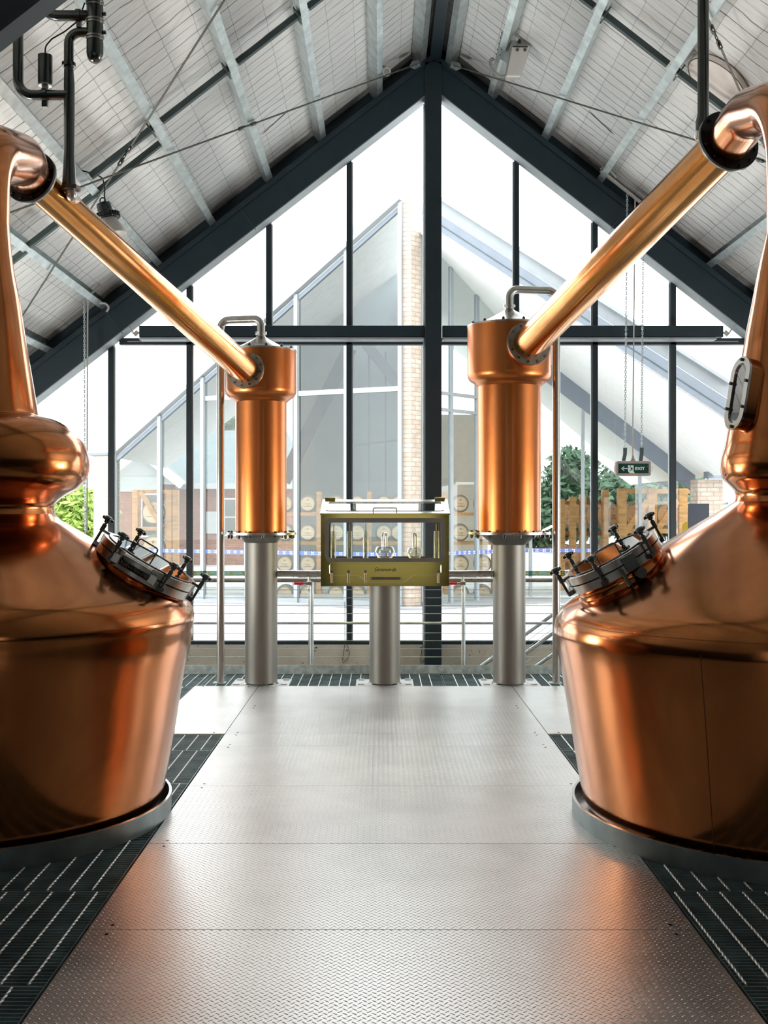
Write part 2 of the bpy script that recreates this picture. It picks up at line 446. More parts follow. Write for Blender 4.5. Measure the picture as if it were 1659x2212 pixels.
# panes
edges = [XL] + MUL[:5] + [XR] + MUL[5:] + [XRT]
wn = 0
struct('bounce_panel', MB().bb((DX0, YB - .12, .02), (DX1, YB - .06, DZ)), 'bounce_pale')  # pale panel added behind the camera for the brass to reflect
for a_, b_ in BW:  # panes of the added rear windows
    wn += 1; struct('window_%d' % wn, MB().add([(a_, YB - .07, BZ0), (b_, YB - .07, BZ0), (b_, YB - .07, BZ1), (a_, YB - .07, BZ1)], [(0, 1, 2, 3)]), 'glass_dark')
for xs_ in (XL - .08, XRT + .08):  # panes of the added side windows
    for y0, y1 in BAYS:
        wn += 1; struct('window_%d' % wn, MB().add([(xs_, y0, WZ0), (xs_, y1, WZ0), (xs_, y1, WZ1), (xs_, y0, WZ1)], [(0, 1, 2, 3)]), 'glass_window')
for i in range(len(edges) - 1):
    a, b = edges[i], edges[i + 1]
    for z0, z1 in ((ZS + .02, ZT0 + .02), (ZT1 - .02, 99)):
        pts = [(a, z0), (b, z0)]
        ta, tb = rz(a, T_RAFB + .1), rz(b, T_RAFB + .1)
        poly = [(b, min(z1, tb)), (a, min(z1, ta))]
        if max(ta, tb) <= z0 + .1: continue
        # clip polygon under the slope
        P0 = []
        for (x, z) in [(a, z0), (b, z0), (b, z1 if z1 < 90 else tb), (a, z1 if z1 < 90 else ta)]: P0.append((x, z))
        out = []
        for k in range(4):
            p, q = P0[k], P0[(k + 1) % 4]; fp = rz(p[0], T_RAFB + .1) - p[1]; fq = rz(q[0], T_RAFB + .1) - q[1]
            if fp >= -1e-6: out.append(p)
            if (fp > 1e-6) != (fq > 1e-6) and abs(fp - fq) > 1e-6:
                tt = fp / (fp - fq); out.append((p[0] + (q[0] - p[0]) * tt, p[1] + (q[1] - p[1]) * tt))
        if len(out) < 3: continue
        wn += 1
        mb = MB().add([(x, ZW + .03, z) for x, z in out], [tuple(range(len(out)))])
        struct('window_%d' % wn, mb, 'glass_window')

# ------------------------------------------------------------------ steel frame
def rafter(name, y0, y1, label, sides=(-1, 1), soff=True):
    for sg in sides:
        xe = XL if sg < 0 else XRT
        r = thing(name, label[0 if sg < 0 else 1], 'roof beam', (xe, y0, rz(xe, T_RAFB)))
        top = T_PUR - .004
        a = (XR, y0, 0); mb = MB()
        tf = .075; tb = .03
        # web
        mb.prism([(XR, y0 + .02, T_RAFB), (xe, y0 + .02, rz(xe, T_RAFB)), (xe, y0 + .02, rz(xe, top - tf)), (XR, y0 + .02, top - tf)], (0, y1 - y0 - .02, 0))
        mesh('web', mb, 'paint_teal', r)
        mb = MB().prism([(XR, y0, top - tf), (xe, y0, rz(xe, top - tf)), (xe, y0, rz(xe, top)), (XR, y0, top)], (0, y1 - y0, 0))
        mesh('top_flange', mb, 'paint_teal', r)
        if soff:  # paler strip paints the daylight on the rafter's underside
            mb = MB().prism([(XR, y0 + .03, T_RAFB - .012), (xe, y0 + .03, rz(xe, T_RAFB - .012)), (xe, y0 + .03, rz(xe, T_RAFB)), (XR, y0 + .03, T_RAFB)], (0, y1 - y0 - .03, 0))
            mesh('lit_underside', mb, 'frame_light', r, 'pale grey strip coloured as the daylit underside of the beam')
        # splice joint lines
        for xs in ((-1.55, -3.1) if sg < 0 else (2.78, 4.9)):
            c = V((xs, y0 + .016, rz(xs, T_RAFB + .17)))
            mb = MB().beam(c - V((sg * SA * .17, 0, CA * .17)) * 1, c + V((sg * SA * .17, 0, CA * .17)), .006, .006)
            mesh('splice_joint', mb, 'strut_dark', r)
rafter('gable_rafter', ZR, ZW - .001, ('dark teal steel rafter along the left slope of the glazed gable', 'dark teal steel rafter along the right slope of the glazed gable'))
rafter('portal_rafter', 6.45, 6.65, ('dark steel portal rafter crossing the top left corner of the picture', 'dark steel portal rafter overhead to the right, nearer than the stills'), soff=False)
# king post
r = thing('king_post', 'tall dark steel post in the middle of the glazed gable', 'post', (XR, 13.25, FB))
mesh('post', MB().bb((PX(918, 13.1), 13.1, FB), (PX(954, 13.1), 13.33, T_RAFB + .3)), 'paint_frame', r, bevel=.004)
mesh('edge_trim', MB().bb((PX(914.5, 13.2), 13.2, ZS), (PX(917.5, 13.2), 13.3, 6.45)), 'frame_light', r)
# horizontal beams in front of the transom
for nm, x0, x1, lab in (('L', 300, 916, 'dark steel crossbeam over the doors, left of the tall post'), ('R', 956, 1563, 'dark steel crossbeam over the doors, right of the tall post')):
    r = thing('crossbeam', lab, 'beam', (PX(x0, 13.2), 13.2, PZ(735, 13.2)))
    mesh('beam_web', MB().bb((PX(x0, 13.15), 13.15, PZ(728, 13.15)), (PX(x1, 13.15), 13.24, PZ(703, 13.15))), 'paint_teal', r, bevel=.004)
    mesh('bottom_flange', MB().bb((PX(x0 + (0 if nm == 'L' else 0), 13.12), 13.12, PZ(733, 13.12)), (PX(x1 - (0 if nm == 'L' else 14), 13.12), 13.3, PZ(729, 13.12))), 'frame_light', r)
    e = x0 if nm == 'L' else x1; s = -1 if nm == 'L' else 1
    mesh('end_cable', MB().tube(fillet([P(e, 718, 13.15), P(e + s * 12, 720, 13.15), P(e + s * 20, 706, 13.15), P(e + s * 27, 703, 13.15)], .03), .009, 8), 'grey_plastic', r)
    mesh('cable_clamp', MB().cyl(P(e + s * 2, 716, 13.15), P(e + s * 10, 724, 13.15), .025, 10), 'grey_plastic', r)
# ridge beam
solo('ridge_beam', MB().bb((.64 - .063, .5, 6.96), (.64 + .063, ZR, 7.16)), 'paint_frame', 'dark box beam running back along the ridge of the roof', 'beam')
# purlins (galvanised C sections along the building)
def purlin_mb(x, sg):
    zc = rz(x, T_PUR); mb = MB(); u = V((-sg * CA, 0, SA)); nrm = V((sg * SA, 0, CA))   # u runs up the slope, nrm to the roof
    y0, y1 = YB + .02, ZR + .25; dp = (T_CEIL - T_PUR) * CA - .004
    def seg(o1, o2, n1, n2):
        pts = [V((x, y0, zc)) + u * a + nrm * b for a, b in ((o1, n1), (o2, n1), (o2, n2), (o1, n2))]
        mb.prism(pts, (0, y1 - y0, 0))
    seg(-.038, .038, .002, .006)      # bottom flange
    seg(-.038, -.034, .006, dp)       # web
    seg(-.034, .038, dp - .004, dp)   # top flange
    seg(.034, .038, .006, .022)
    return mb
PL = [-3.84, -3.2, -2.56, -1.94, -1.28, -.66, -.005]; PR = [1.27, 1.895, 2.54, 3.18, 3.81, 4.45]
ordn = ['first', 'second', 'third', 'fourth', 'fifth', 'sixth', 'seventh', 'eighth']
for k, x in enumerate(reversed(PL)):
    solo('roof_purlin', purlin_mb(x, -1), 'galvanised', '%s galvanised roof purlin down from the ridge on the left slope' % ordn[k + 1], 'purlin', 'galvanised roof purlins')
for k, x in enumerate(PR):
    solo('roof_purlin', purlin_mb(x, 1), 'galvanised', '%s galvanised roof purlin down from the ridge on the right slope' % ordn[k + 1], 'purlin', 'galvanised roof purlins')
solo('roof_purlin', purlin_mb(.50, -1), 'galvanised', 'galvanised roof purlin close against the ridge beam, left side', 'purlin', 'galvanised roof purlins')
solo('roof_purlin', purlin_mb(.78, 1), 'galvanised', 'galvanised roof purlin close against the ridge beam, right side', 'purlin', 'galvanised roof purlins')
# bridging struts between purlins
def strut(a, b, lab, cleat=1):
    d = (b - a).normalized(); r = thing('bridging_strut', lab, 'strut', a, 'dark bridging struts under the roof')
    nrm = V((0, 1, 0)).cross(d).normalized()
    mesh('strut_tube', MB().beam(a, b, .05, .05, V((0, 1, 0))), 'strut_dark', r)
    if cleat:
        c = b - d * .02
        mesh('end_cleat', MB().beam(c - V((0, .085, 0)), c + V((0, .085, 0)), .012, .10, nrm), 'strut_dark', r)
        mb = [MB().disc(c + V((0, s, 0)) - nrm * .05, -nrm, .01, .01, 8) for s in (-.06, .06)]
        parts('cleat_bolt', mb, 'steel_bright', r)
TB = T_PUR + .04
Y1 = 9.86
def on(x, y, top): return V((x, y, rz(x, top)))
for k in range(len(PL) - 1):
    if k < 2: continue
    strut(on(PL[k] + .03, Y1, TB), on(PL[k + 1] - .05, Y1, TB), '%s dark strut between purlins on the left slope, counted down from the ridge' % ordn[5 - k])
strut(on(PL[0], 10.25, TB - .02), on(PL[1] - .02, 10.25, TB - .02), 'dark channel strut behind the left swan neck flange', 0)
strut(on(PL[1] + .02, 10.2, TB - .02), on(PL[3] - .05, 10.2, TB - .02), 'longer dark strut beside the high bay lamp on the left slope', 0)
for k in range(len(PR) - 2):
    strut(on(PR[k + 1] - .03, Y1, TB), on(PR[k] + .05, Y1, TB), '%s dark strut between purlins on the right slope, counted down from the ridge' % ordn[k])

# bracing rods
def rod(pts, lab, buckle, r=.0085):
    a, b = pts; root = thing('bracing_rod', lab, 'rod', a, 'roof bracing rods')
    n = int((b - a).length / .012); d = (b - a) / n
    rr = [r * (1.12 if (i % 2) else .86) for i in range(n + 1)]
    mesh('threaded_bar', MB().tube([a + d * i for i in range(n + 1)], rr, 8), 'rod_grey', root)
    c = a + (b - a) * buckle; u = (b - a).normalized()
    mb = MB().tube([c - u * .13, c - u * .12, c - u * .05, c - u * .045, c + u * .045, c + u * .05, c + u * .12, c + u * .13], [.011, .018, .018, .011, .011, .018, .018, .011], 12)
    mesh('turnbuckle', mb, 'steel_dark', root)
    x, y, z = frame(u)
    c = a + u * .05
    mb = MB(); mb.prism([c + x * .006 + y * q1 + u * q2 for q1, q2 in ((-.035, .0), (.035, .0), (.045, .12), (.0, .2), (-.045, .12))], x * -.012)
    mb.disc(c + u * .03 + x * .012, -x, .018, .024, 12)
    mesh('end_lug', mb, 'galvanised', root)
T_ROD = T_PUR - .03
A0 = P(912, 146, 13.05); A0.z = rz(A0.x, T_ROD)
a1 = roofpt(405, 332, T_ROD); a2 = roofpt(20, 460, T_ROD); d = (a2 - A0).normalized()
rod((A0, A0 + d * ((a2 - A0).length + .9)), 'threaded bracing rod falling left from the gable apex across the ceiling', .44)
b1 = roofpt(485, 0, T_ROD); b2 = roofpt(50, 680, T_ROD); d = (b2 - b1).normalized()
rod((b1 - d * 1.2, b2 + d * .8), 'steep threaded bracing rod crossing the left slope behind the pipes', .48)
A0 = P(968, 146, 13.05); A0.z = rz(A0.x, T_ROD)
a2 = roofpt(1500, 302, T_ROD); d = (a2 - A0).normalized()
rod((A0, a2 + d * 1.0), 'bracing rod falling right from the gable apex to the large swan neck', .93)
b1 = roofpt(1537, 58, T_ROD); b2 = roofpt(1602, 205, T_ROD); d = (b2 - b1).normalized()
rod((b1 - d * .5, b2 + d * 1.5), 'steep bracing rod on the right slope above the large swan neck', .22)

# ------------------------------------------------------------------ platform
WL, WR = -1.174, 1.262
YE = PX(0, 0) * 0 + F * H / (1484 - CY)      # far edge of the tread plate, about 10.87
YM = F * H / (1588 - CY)                     # near edge of the wide part
def plate(x0, x1, y0, y1, lab):
    g = .0025
    r = thing('tread_plate', lab, 'floor plate', ((x0 + x1) / 2, (y0 + y1) / 2, -.006), 'tread plates of the walkway')
    mesh('plate', MB().bb((x0 + g, y0 + g, .004), (x1 - g, y1 - g, .010)), 'tread_plate', r)
    mb = []
    for x in (x0 + .09, x1 - .09):
        for y in (y0 + .05, y1 - .05): mb.append(MB().disc((x, y, .010), (0, 0, 1), .008, .002, 10))
    parts('screw_head', mb, 'steel_dark', r)
ys = [1.0, 2.15, 3.33, 4.52, 5.70, 6.90, 8.08, YM, 9.7, YE]
nm = ['nearest to the camera', 'second from the camera', 'at the lower edge of the picture', 'just beyond the first visible seam', 'between the two stills', 'beside the left still', 'short one before the wide part', 'first of the wide part', 'last before the spirit safe column']
for i in range(len(ys) - 1):
    plate(WL, WR, ys[i], ys[i + 1], 'chequered steel tread plate of the central walkway, ' + nm[i])
plate(-1.79, WL, YM, YE, 'narrow chequered plate widening the walkway on the left'); plate(WR, 1.85, YM, YE, 'narrow chequered plate widening the walkway on the right')

def grate(x0, x1, y0, y1, lab, ph):
    r = thing('grating_panel', lab, 'floor grating', ((x0 + x1) / 2, (y0 + y1) / 2, -.03), 'steel floor grating panels')
    mb = MB(); n = max(1, int(round((y1 - y0) / .03)))
    for i in range(n + 1):
        y = y0 + .003 + (y1 - y0 - .006) * i / n
        mb.bb((x0 + .002, y - .0022, -.030), (x1 - .002, y + .0022, .002))
    for x in (x0 + .004, x1 - .004): mb.bb((x - .002, y0 + .002, -.03), (x + .002, y1 - .002, .002))
    mesh('bearing_bars', mb, 'grate_bar', r)
    mb = MB(); x = math.ceil(x0 / .1) * .1 + ph
    while x < x1 - .02:
        m = max(4, int((y1 - y0) / .014))
        mb.tube([(x, y0 + .015 + (y1 - y0 - .03) * k / m, .0025) for k in range(m + 1)], .0048, 4, True, .55)
        x += .1
    mesh('twisted_rods', mb, 'galv_rod', r, 'bright twisted cross rods')
simple('grate_bar', (.22, .30, .31), .40, .5, .3, 6)
simple('galv_rod', (.86, .87, .84), .45, .5, .05)
rows = [(2, 3), (3, 4), (4, 5), (5, 6), (6, 7), (7, 7.96), (7.96, 8.98), (8.98, 10), (10, 10.87)]
for i, (a, b) in enumerate(rows):
    bb = b if i < 6 else b
    xl = WL - .012 if i < 6 else -1.80; xr = WR + .012 if i < 6 else 1.86
    if i == 6:
        grate(-4.2, WL - .012, 7.96, YM - .006, 'short steel grating strip left of the walkway before the wide plate', .03)
        grate(WR + .012, 4.3, 7.96, YM - .006, 'short steel grating strip right of the walkway before the wide plate', .06)
        grate(-4.2, -1.80, YM, 9.5, 'steel grating panel left of the wide plate', .0); grate(1.86, 4.3, YM, 9.5, 'steel grating panel right of the wide plate', .0)
        continue
    if i == 7: a, b = 9.5, 10.0
    dist = ['nearest to the camera', 'second row from the camera', 'third row from the camera', 'in front of the still base', 'under the front of the still', 'under the back of the still', '', 'behind the still', 'beside the far columns'][i]
    grate(-4.2, xl, a, b, 'steel floor grating left of the walkway, ' + dist, [.045, .0, .05, .02, .06, .01, 0, .03, .0][i])
    grate(xr, 4.3, a, b, 'steel floor grating right of the walkway, ' + dist, [.02, .07, .0, .05, .03, .06, 0, .02, .05][i])
YK = F * H / (1456 - CY)                     # kick plate, about 11.75
grate(-4.2, -1.75, 10.875, YK - .01, 'far steel grating strip left of the left condenser column', .02)
grate(-1.745, .62, 10.875, YK - .01, 'far steel grating strip between the left and middle columns', .0)
grate(.625, 4.3, 10.875, YK - .01, 'far steel grating strip around the right condenser column', .05)
# joists carrying the platform
pf = thing('platform', 'dark steel joists and legs carrying the walkway and grating', 'platform', (0, 2.5, FB))
for k, y in enumerate((2.5, 4.9, 7.3, 9.9, 11.6)):
    mesh('joist', MB().bb((-4.25, y - .05, -.23), (4.35, y + .05, -.031)), 'strut_dark', pf)
for k, (x, lab) in enumerate(((-4.2, 'left'), (-1.3, 'inner left'), (1.4, 'inner right'), (4.3, 'right'))):
    for y, l2 in ((2.5, 'front'), (11.6, 'rear')):
        mesh('leg', MB().bb((x - .05, y - .05, FB), (x + .05, y + .05, -.231)), 'strut_dark', pf)

# kick plate and railing
r = thing('guard_rail', 'steel guard rail with tensioned wires along the far edge of the platform', 'railing', (0, YK, 0))
mesh('kick_plate', MB().bb((-4.2, YK, 0.003), (4.3, YK + .008, PZ(1436.5, YK))), 'galv_dull', r, 'mottled galvanised kick plate')
YRl = YK + .06
for px in (348, 673.5, 1001, 1328):
    x = PX(px, YRl)
    mesh('rail_post', MB().cyl((x, YRl, -.2), (x, YRl, PZ(1252, YRl)), .021, 16), 'galvanised', r)
mesh('top_rail', MB().cyl((-4.2, YRl, PZ(1253, YRl)), (4.3, YRl, PZ(1253, YRl)), .0235, 16), 'steel', r)
mesh('middle_rail', MB().cyl((-4.2, YRl, PZ(1346, YRl)), (4.3, YRl, PZ(1346, YRl)), .014, 12), 'galvanised', r)
for py in (1274, 1291.5, 1308.6, 1325.7, 1367.2, 1384, 1401.6, 1419):
    mesh('tension_wire', MB().cyl((-4.2, YRl, PZ(py, YRl)), (4.3, YRl, PZ(py, YRl)), .0035, 6), 'galvanised', r)
# stair guard beyond, right
YS = 12.55
r = thing('stair_handrail', 'sloping pipe handrail with wires going down behind the guard rail on the right', 'handrail', P(1040, 1470, YS))
for (x0, y0, x1, y1, rr) in ((1030, 1446, 1260, 1280, .022), (1100, 1437, 1262, 1318, .022), (1140, 1452, 1262, 1366, .02)):
    mesh('sloping_rail', MB().cyl(P(x0, y0, YS), P(x1, y1, YS), rr, 12), 'galvanised', r)
for k in range(5):
    mesh('stair_wire', MB().cyl(P(1050 + 16 * k, 1448 + 4 * k, YS), P(1262, 1296 + 13 * k, YS), .0028, 6), 'galvanised', r)
mesh('stair_post', MB().cyl(P(1262, 1279, YS), (PX(1262, YS), YS, FB), .022, 12), 'galvanised', r)
mesh('stair_newel', MB().cyl(P(1030, 1446, YS), (PX(1030, YS), YS, FB), .022, 12), 'galvanised', r)

# ------------------------------------------------------------------ pot stills
def silh(axX, axY, pts):
    D = math.hypot(axX, axY); t0 = math.atan2(axX, axY); out = []
    for px, py in pts:
        th = math.atan2(px - CX, F); r = D * abs(math.sin(th - t0)); dist = D * math.cos(th - t0)
        z = H - (py - CY) / F * (dist * math.cos(th)); out.append((r, z))
    return out
def smooth_prof(p, k=4):
    out = []
    for i in range(len(p) - 1):
        p0 = p[max(i - 1, 0)]; p1 = p[i]; p2 = p[i + 1]; p3 = p[min(i + 2, len(p) - 1)]
        for j in range(k):
            t = j / k; c = []
            for q in range(2):
                c.append(.5 * ((2 * p1[q]) + (-p0[q] + p2[q]) * t + (2 * p0[q] - 5 * p1[q] + 4 * p2[q] - p3[q]) * t * t + (-p0[q] + 3 * p1[q] - 3 * p2[q] + p3[q]) * t ** 3))
            out.append(tuple(c))
    out.append(p[-1]); return out

def manhole(still, C, N, R, side, hinge):
    """hatch welded on the cone; C centre of lid, N normal; x axis points up the slope"""
    N = N.normalized(); yv = V((0, 1, 0)); xv = yv.cross(N).normalized(); yv = N.cross(xv)
    M = Matrix(((xv.x, yv.x, N.x, C.x), (xv.y, yv.y, N.y, C.y), (xv.z, yv.z, N.z, C.z), (0, 0, 0, 1)))
    mh = mesh('manhole_collar', MB().lathe([(R + .05, -.24), (R + .01, -.15), (R - .02, -.115), (R - .025, -.075), (R - .005, -.07)], n=64).xf(M), 'copper_pot', still, 'copper collar of the hatch')
    mesh('collar_ring', MB().annulus((0, 0, -.075), (0, 0, 1), R - .05, R, .045, 64).xf(M), 'steel', mh)
    mesh('gasket', MB().annulus((0, 0, -.031), (0, 0, 1), R - .05, R - .012, .010, 64).xf(M), 'rubber', mh)
    mesh('lid_ring', MB().annulus((0, 0, -.022), (0, 0, 1), R - .035, R + .002, .04, 64).xf(M), 'steel', mh)
    mesh('lid_rim', MB().annulus((0, 0, .018), (0, 0, 1), R - .045, R - .028, .006, 64).xf(M), 'steel_dark', mh)
    mesh('lid_glass', MB().disc((0, 0, .008), (0, 0, 1), R - .036, .012, 64).xf(M), 'glass_lid', mh)
    for k in range(6):
        a = k * PI / 3 + .05; c = V((math.cos(a), math.sin(a), 0)); q = c * (R + .024)
        mb = MB().cyl(q + V((0, 0, -.060)), q + V((0, 0, .085)), .0075, 12)
        mb.cyl(q + V((0, 0, .012)), q + V((0, 0, .055)), .0125, 12)
        mb.xf(M); mesh('clamp_bolt', mb, 'steel_dark', mh)
        mb = MB().box(q + V((0, 0, -.060)) - c * .02, (.05, .03, .025), Matrix.Rotation(a, 3, 'Z')); mb.xf(M)
        mesh('clamp_lug', mb, 'steel_dark', mh)
        mb = MB().box(q + V((0, 0, .02)) - c * .022, (.055, .02, .014), Matrix.Rotation(a, 3, 'Z')); mb.xf(M)
        mesh('clamp_yoke', mb, 'steel_dark', mh)
        pr = []
        for j in range(36):
            b = 2 * PI * j / 36; rr = .029 + .005 * math.cos(6 * b); pr.append(q + V((rr * math.cos(b), rr * math.sin(b), .078)))
        mb = MB().prism(pr, (0, 0, .016)); mb.lathe([(.025, .094), (.018, .101), (.001, .104)], q, n=20); mb.cyl(q + V((0, 0, .064)), q + V((0, 0, .080)), .014, 12)
        mb.xf(M); mesh('star_knob', mb, 'steel_dark', mh, bevel=.002)
    # handle loop across the lid
    hh = [(-.06, .0, .014), (-.06, .0, .075), (.06, .0, .075), (.06, .0, .014)]
    off = V((-.06 if side > 0 else -.02, -.10 if side < 0 else .07, 0))
    mesh('lid_handle', MB().tube(fillet([V(a) + off for a in hh], .015), .0045, 8).xf(M), 'steel_dark', mh)
    if hinge == 'spring':
        mb = MB(); pts = []
        for k in range(240):
            a = k * .5; pts.append(V((-.085 + .17 * k / 240, -(R + .022) + .013 * math.cos(a), -.035 + .013 * math.sin(a))))
        mb.tube(pts, .0028, 6); mb.xf(M); mesh('hinge_spring', mb, 'steel_dark', mh)
        mesh('hinge_cover', MB().box((0, -(R - .002), .012), (.17, .06, .012)).xf(M), 'steel_bright', mh, bevel=.003)
        [mesh('hinge_block', MB().box((sx, -(R + .012), -.03), (.04, .04, .05)).xf(M), 'steel', mh, bevel=.003) for sx in (-.11, .11)]
    else:
        mesh('hinge_block', MB().box((.03, -(R + .012), -.03), (.07, .035, .085)).box((-.03, -(R + .02), -.085), (.02, .02, .1)).xf(M), 'steel_dark', mh, bevel=.004)
        mesh('lock_boss', MB().cyl(V((.05, -(R - .0), -.10)), V((.05, -(R + .045), -.10)), .028, 20).xf(M), 'steel_dark', mh)

def pot_still(name, label, ax, prof_px, top_z, mats, flC, flD, flR, ringR, ringH, mh, tubeR, bendR, seams):
    X, Y = ax
    st = thing(name, label, 'copper still', (X, Y, 0.0))
    pr = silh(X, Y, prof_px)
    # sort from top to bottom, then lathe bottom->top
    body = [p for p in pr if p[1] < seams['neck']]; neck = [p for p in pr if p[1] >= seams['neck'] - .0001]
    body = list(reversed(body)); neck = list(reversed(neck))
    bp = smooth_prof(body, 5)
    r0 = bp[0][0]
    bp = [(.01, .012), (r0 - .14, .012), (r0 - .05, .03)] + bp
    bp.append(neck[0])
    # neck up to where the bend starts
    r_n = neck[-1][0]
    mesh('pot_body', MB().lathe(bp, (X, Y, 0), n=128), 'copper_pot', st)
    np_ = smooth_prof(neck, 5)
    mesh('neck', MB().lathe(np_, (X, Y, 0), n=96), 'copper_pot', st)
    # swan neck
    zt = np_[-1][1]; rt = np_[-1][0]
    ztop = flC.z + .05
    d = flD.normalized()
    ctrl = [V((X, Y, zt - .02)), V((X, Y, ztop)), flC - d * .02 + V((0, 0, 0))]
    b = flC - d * (flC.y - Y - .0)          # point where arm line passes over the axis
    path = fillet([V((X, Y, zt - .03)), V((X, Y, flC.z - .16)), V((X, Y + .74, flC.z + .035)), flC], bendR, 20)
    # resample radius from neck to tube
    L = [0]
    for i in range(1, len(path)): L.append(L[-1] + (path[i] - path[i - 1]).length)
    rm = rt * 1.06; rs = [rt + (rm - rt) * min(1, l / L[-1] * 2) if l < L[-1] * .5 else rm + (tubeR - rm) * (l / L[-1] * 2 - 1) ** 1.3 for l in L]
    mesh('swan_neck', MB().tube(path, rs, 64, False), 'copper_pot', st)
    mesh('neck_flange', MB().annulus(flC - d * .018, d, tubeR - .01, flR, .018, 64), 'flange_black', st, 'black flange at the end of the swan neck')
    fb = []; x, y, z = frame(d)
    for k in range(12):
        a = 2 * PI * (k + .5) / 12; q = flC + (x * math.cos(a) + y * math.sin(a)) * (flR - .025) - d * .018
        fb.append(MB().disc(q, -d, .011, .014, 6))
    parts('flange_bolt', fb, 'flange_black', st)
    # weld seams
    for zz in seams['rings']:
        rr = None
        for i in range(len(bp) - 1):
            if (bp[i][1] - zz) * (bp[i + 1][1] - zz) <= 0 and bp[i][1] != bp[i + 1][1]:
                tt = (zz - bp[i][1]) / (bp[i + 1][1] - bp[i][1]); rr = bp[i][0] + tt * (bp[i + 1][0] - bp[i][0])
        if rr:
            mesh('weld_seam', MB().lathe([(rr - .004, zz - .003), (rr + .0018, zz), (rr - .004, zz + .003)], (X, Y, 0), n=128), 'copper_seam', st, 'dark weld line round the pot')
    # curb ring
    cr = thing('still_curb', 'low steel curb ring on the grating around the base of the %s still' % ('left' if X < 0 else 'right'), 'curb', (X, Y, .003))
    mesh('ring', MB().annulus((X, Y, .003), (0, 0, 1), ringR - .012, ringR, ringH - .003, 128), 'ring_steel', cr)
    mesh('rim', MB().annulus((X, Y, ringH), (0, 0, 1), ringR - .013, ringR + .001, .003, 128), 'steel', cr)
    manhole(st, *mh)
    return st, bp

LX, LY = -2.22, 6.23
left_px = [(21, 489), (25, 540), (33, 600), (45, 660), (60, 757), (74, 840), (82, 888), (85, 901), (100, 904.5), (125, 911), (152.5, 926.5), (177.5, 951.5), (190, 978), (194, 1004), (188.6, 1032), (172, 1054), (144, 1070), (125, 1083), (118, 1096), (120, 1110),
           (132, 1124), (222, 1175), (310, 1230), (380, 1272), (400, 1287), (413, 1306), (420, 1328), (417, 1350), (413, 1387), (395, 1469), (377, 1580), (362, 1662), (352, 1708)]
RX, RY = 2.25, 6.15
right_px = [(1656, 500), (1636, 592), (1622, 665), (1609, 730), (1601, 775), (1590, 830), (1579, 890), (1570, 935), (1565, 962), (1557, 990), (1555.5, 1012), (1561, 1035), (1575, 1049), (1585, 1060), (1588, 1072), (1585, 1084),
            (1559, 1100), (1500, 1134), (1429, 1176), (1330, 1236), (1247, 1288), (1219, 1309), (1202, 1332), (1196.5, 1356), (1199, 1380), (1216, 1469), (1235, 1580), (1251, 1675), (1258, 1712)]
def unit(v): return v.normalized()
flL = V((LX - .02, 7.24, PZ(384, 7.24))); hdL = P(531, 800, 10.68)
flR_ = V((RX, 7.31, PZ(306, 7.31))); hdR = P(1142, 743, 10.60)
dL = unit(hdL - flL); dR = unit(hdR - flR_)
# hatch normals: along the cone slope, turned a little towards the far gable
tL = math.radians(31); tR = math.radians(30)
mhL = (P(322, 1213, 6.20), V((math.sin(tL), .0, math.cos(tL))), .285, 1, 'spring')
mhR = (P(1318, 1203, 6.10), V((-math.sin(tR), -.03, math.cos(tR))), .272, -1, 'block')
stL, bpL = pot_still('pot_still', 'smaller copper pot still with a round boil ball, on the left side', (LX, LY), left_px, 3.4, None, flL, dL, .176, 1.05, .105, mhL, .128, .40,
          dict(neck=PZ(1117, 6.1), rings=[PZ(1375, 5.2)]))
stR, bpR = pot_still('pot_still', 'larger copper pot still with an oval sight glass, on the right side', (RX, RY), right_px, 3.6, None, flR_, dR, .208, 1.19, .105, mhR, .148, .46,
          dict(neck=PZ(1090, 6.1), rings=[PZ(1375, 5.3)]))
# vertical seam on the right pot
mb = MB(); pts = []
az = math.radians(-128)
for r, z in bpR:
    if .08 < z < PZ(1400, 5.3): pts.append(V((RX + (r + .0005) * math.cos(az), RY + (r + .0005) * math.sin(az), z)))
mesh('vertical_seam', MB().tube(pts, .002, 6), 'copper_seam', stR, 'thin vertical weld seam')
# sight glass on the right neck
a = math.radians(14); n0 = V((-math.cos(a) * .985, -math.sin(a) * .985, .17)).normalized()
C = V((1.915, 6.03, PZ(850, 6.03)))
zv = (V((0, 0, 1)) - n0 * n0.z).normalized(); hv = n0.cross(zv)
def stadium(hw, hh, n=14):
    out = []
    for k in range(n + 1): b = PI * k / n; out.append((hw * math.cos(b), hh - hw + hw * math.sin(b)))
    for k in range(n + 1): b = PI + PI * k / n; out.append((hw * math.cos(b), -(hh - hw) + hw * math.sin(b)))
    return out
def ring_mb(o, i, h0, h1):
    mb = MB(); n = len(o)
    q = [[C + hv * u + zv * v + n0 * h for u, v in s] for s, h in ((i, h0), (o, h0), (o, h1), (i, h1))]
    for s in range(4):
        mb.add(q[s] + q[(s + 1) % 4], [(k, (k + 1) % n, n + (k + 1) % n, n + k) for k in range(n)], s in (1, 3))
    return mb
sg = mesh('sight_glass', ring_mb(stadium(.092, .20), stadium(.055, .163), .0, .014), 'steel_bright', stR, 'oval steel sight glass on the neck')
mesh('sight_boss', ring_mb(stadium(.088, .196), stadium(.055, .163), -.13, -.004), 'copper_pot', sg)
mesh('sight_gasket', ring_mb(stadium(.088, .196), stadium(.05, .158), -.004, .0), 'rubber', sg)
st_ = stadium(.056, .164); mb = MB(); mb.add([C + hv * u + zv * v + n0 * .004 for u, v in st_], [tuple(range(len(st_)))])
mesh('sight_pane', mb, 'glass_lid', sg)
mb = []
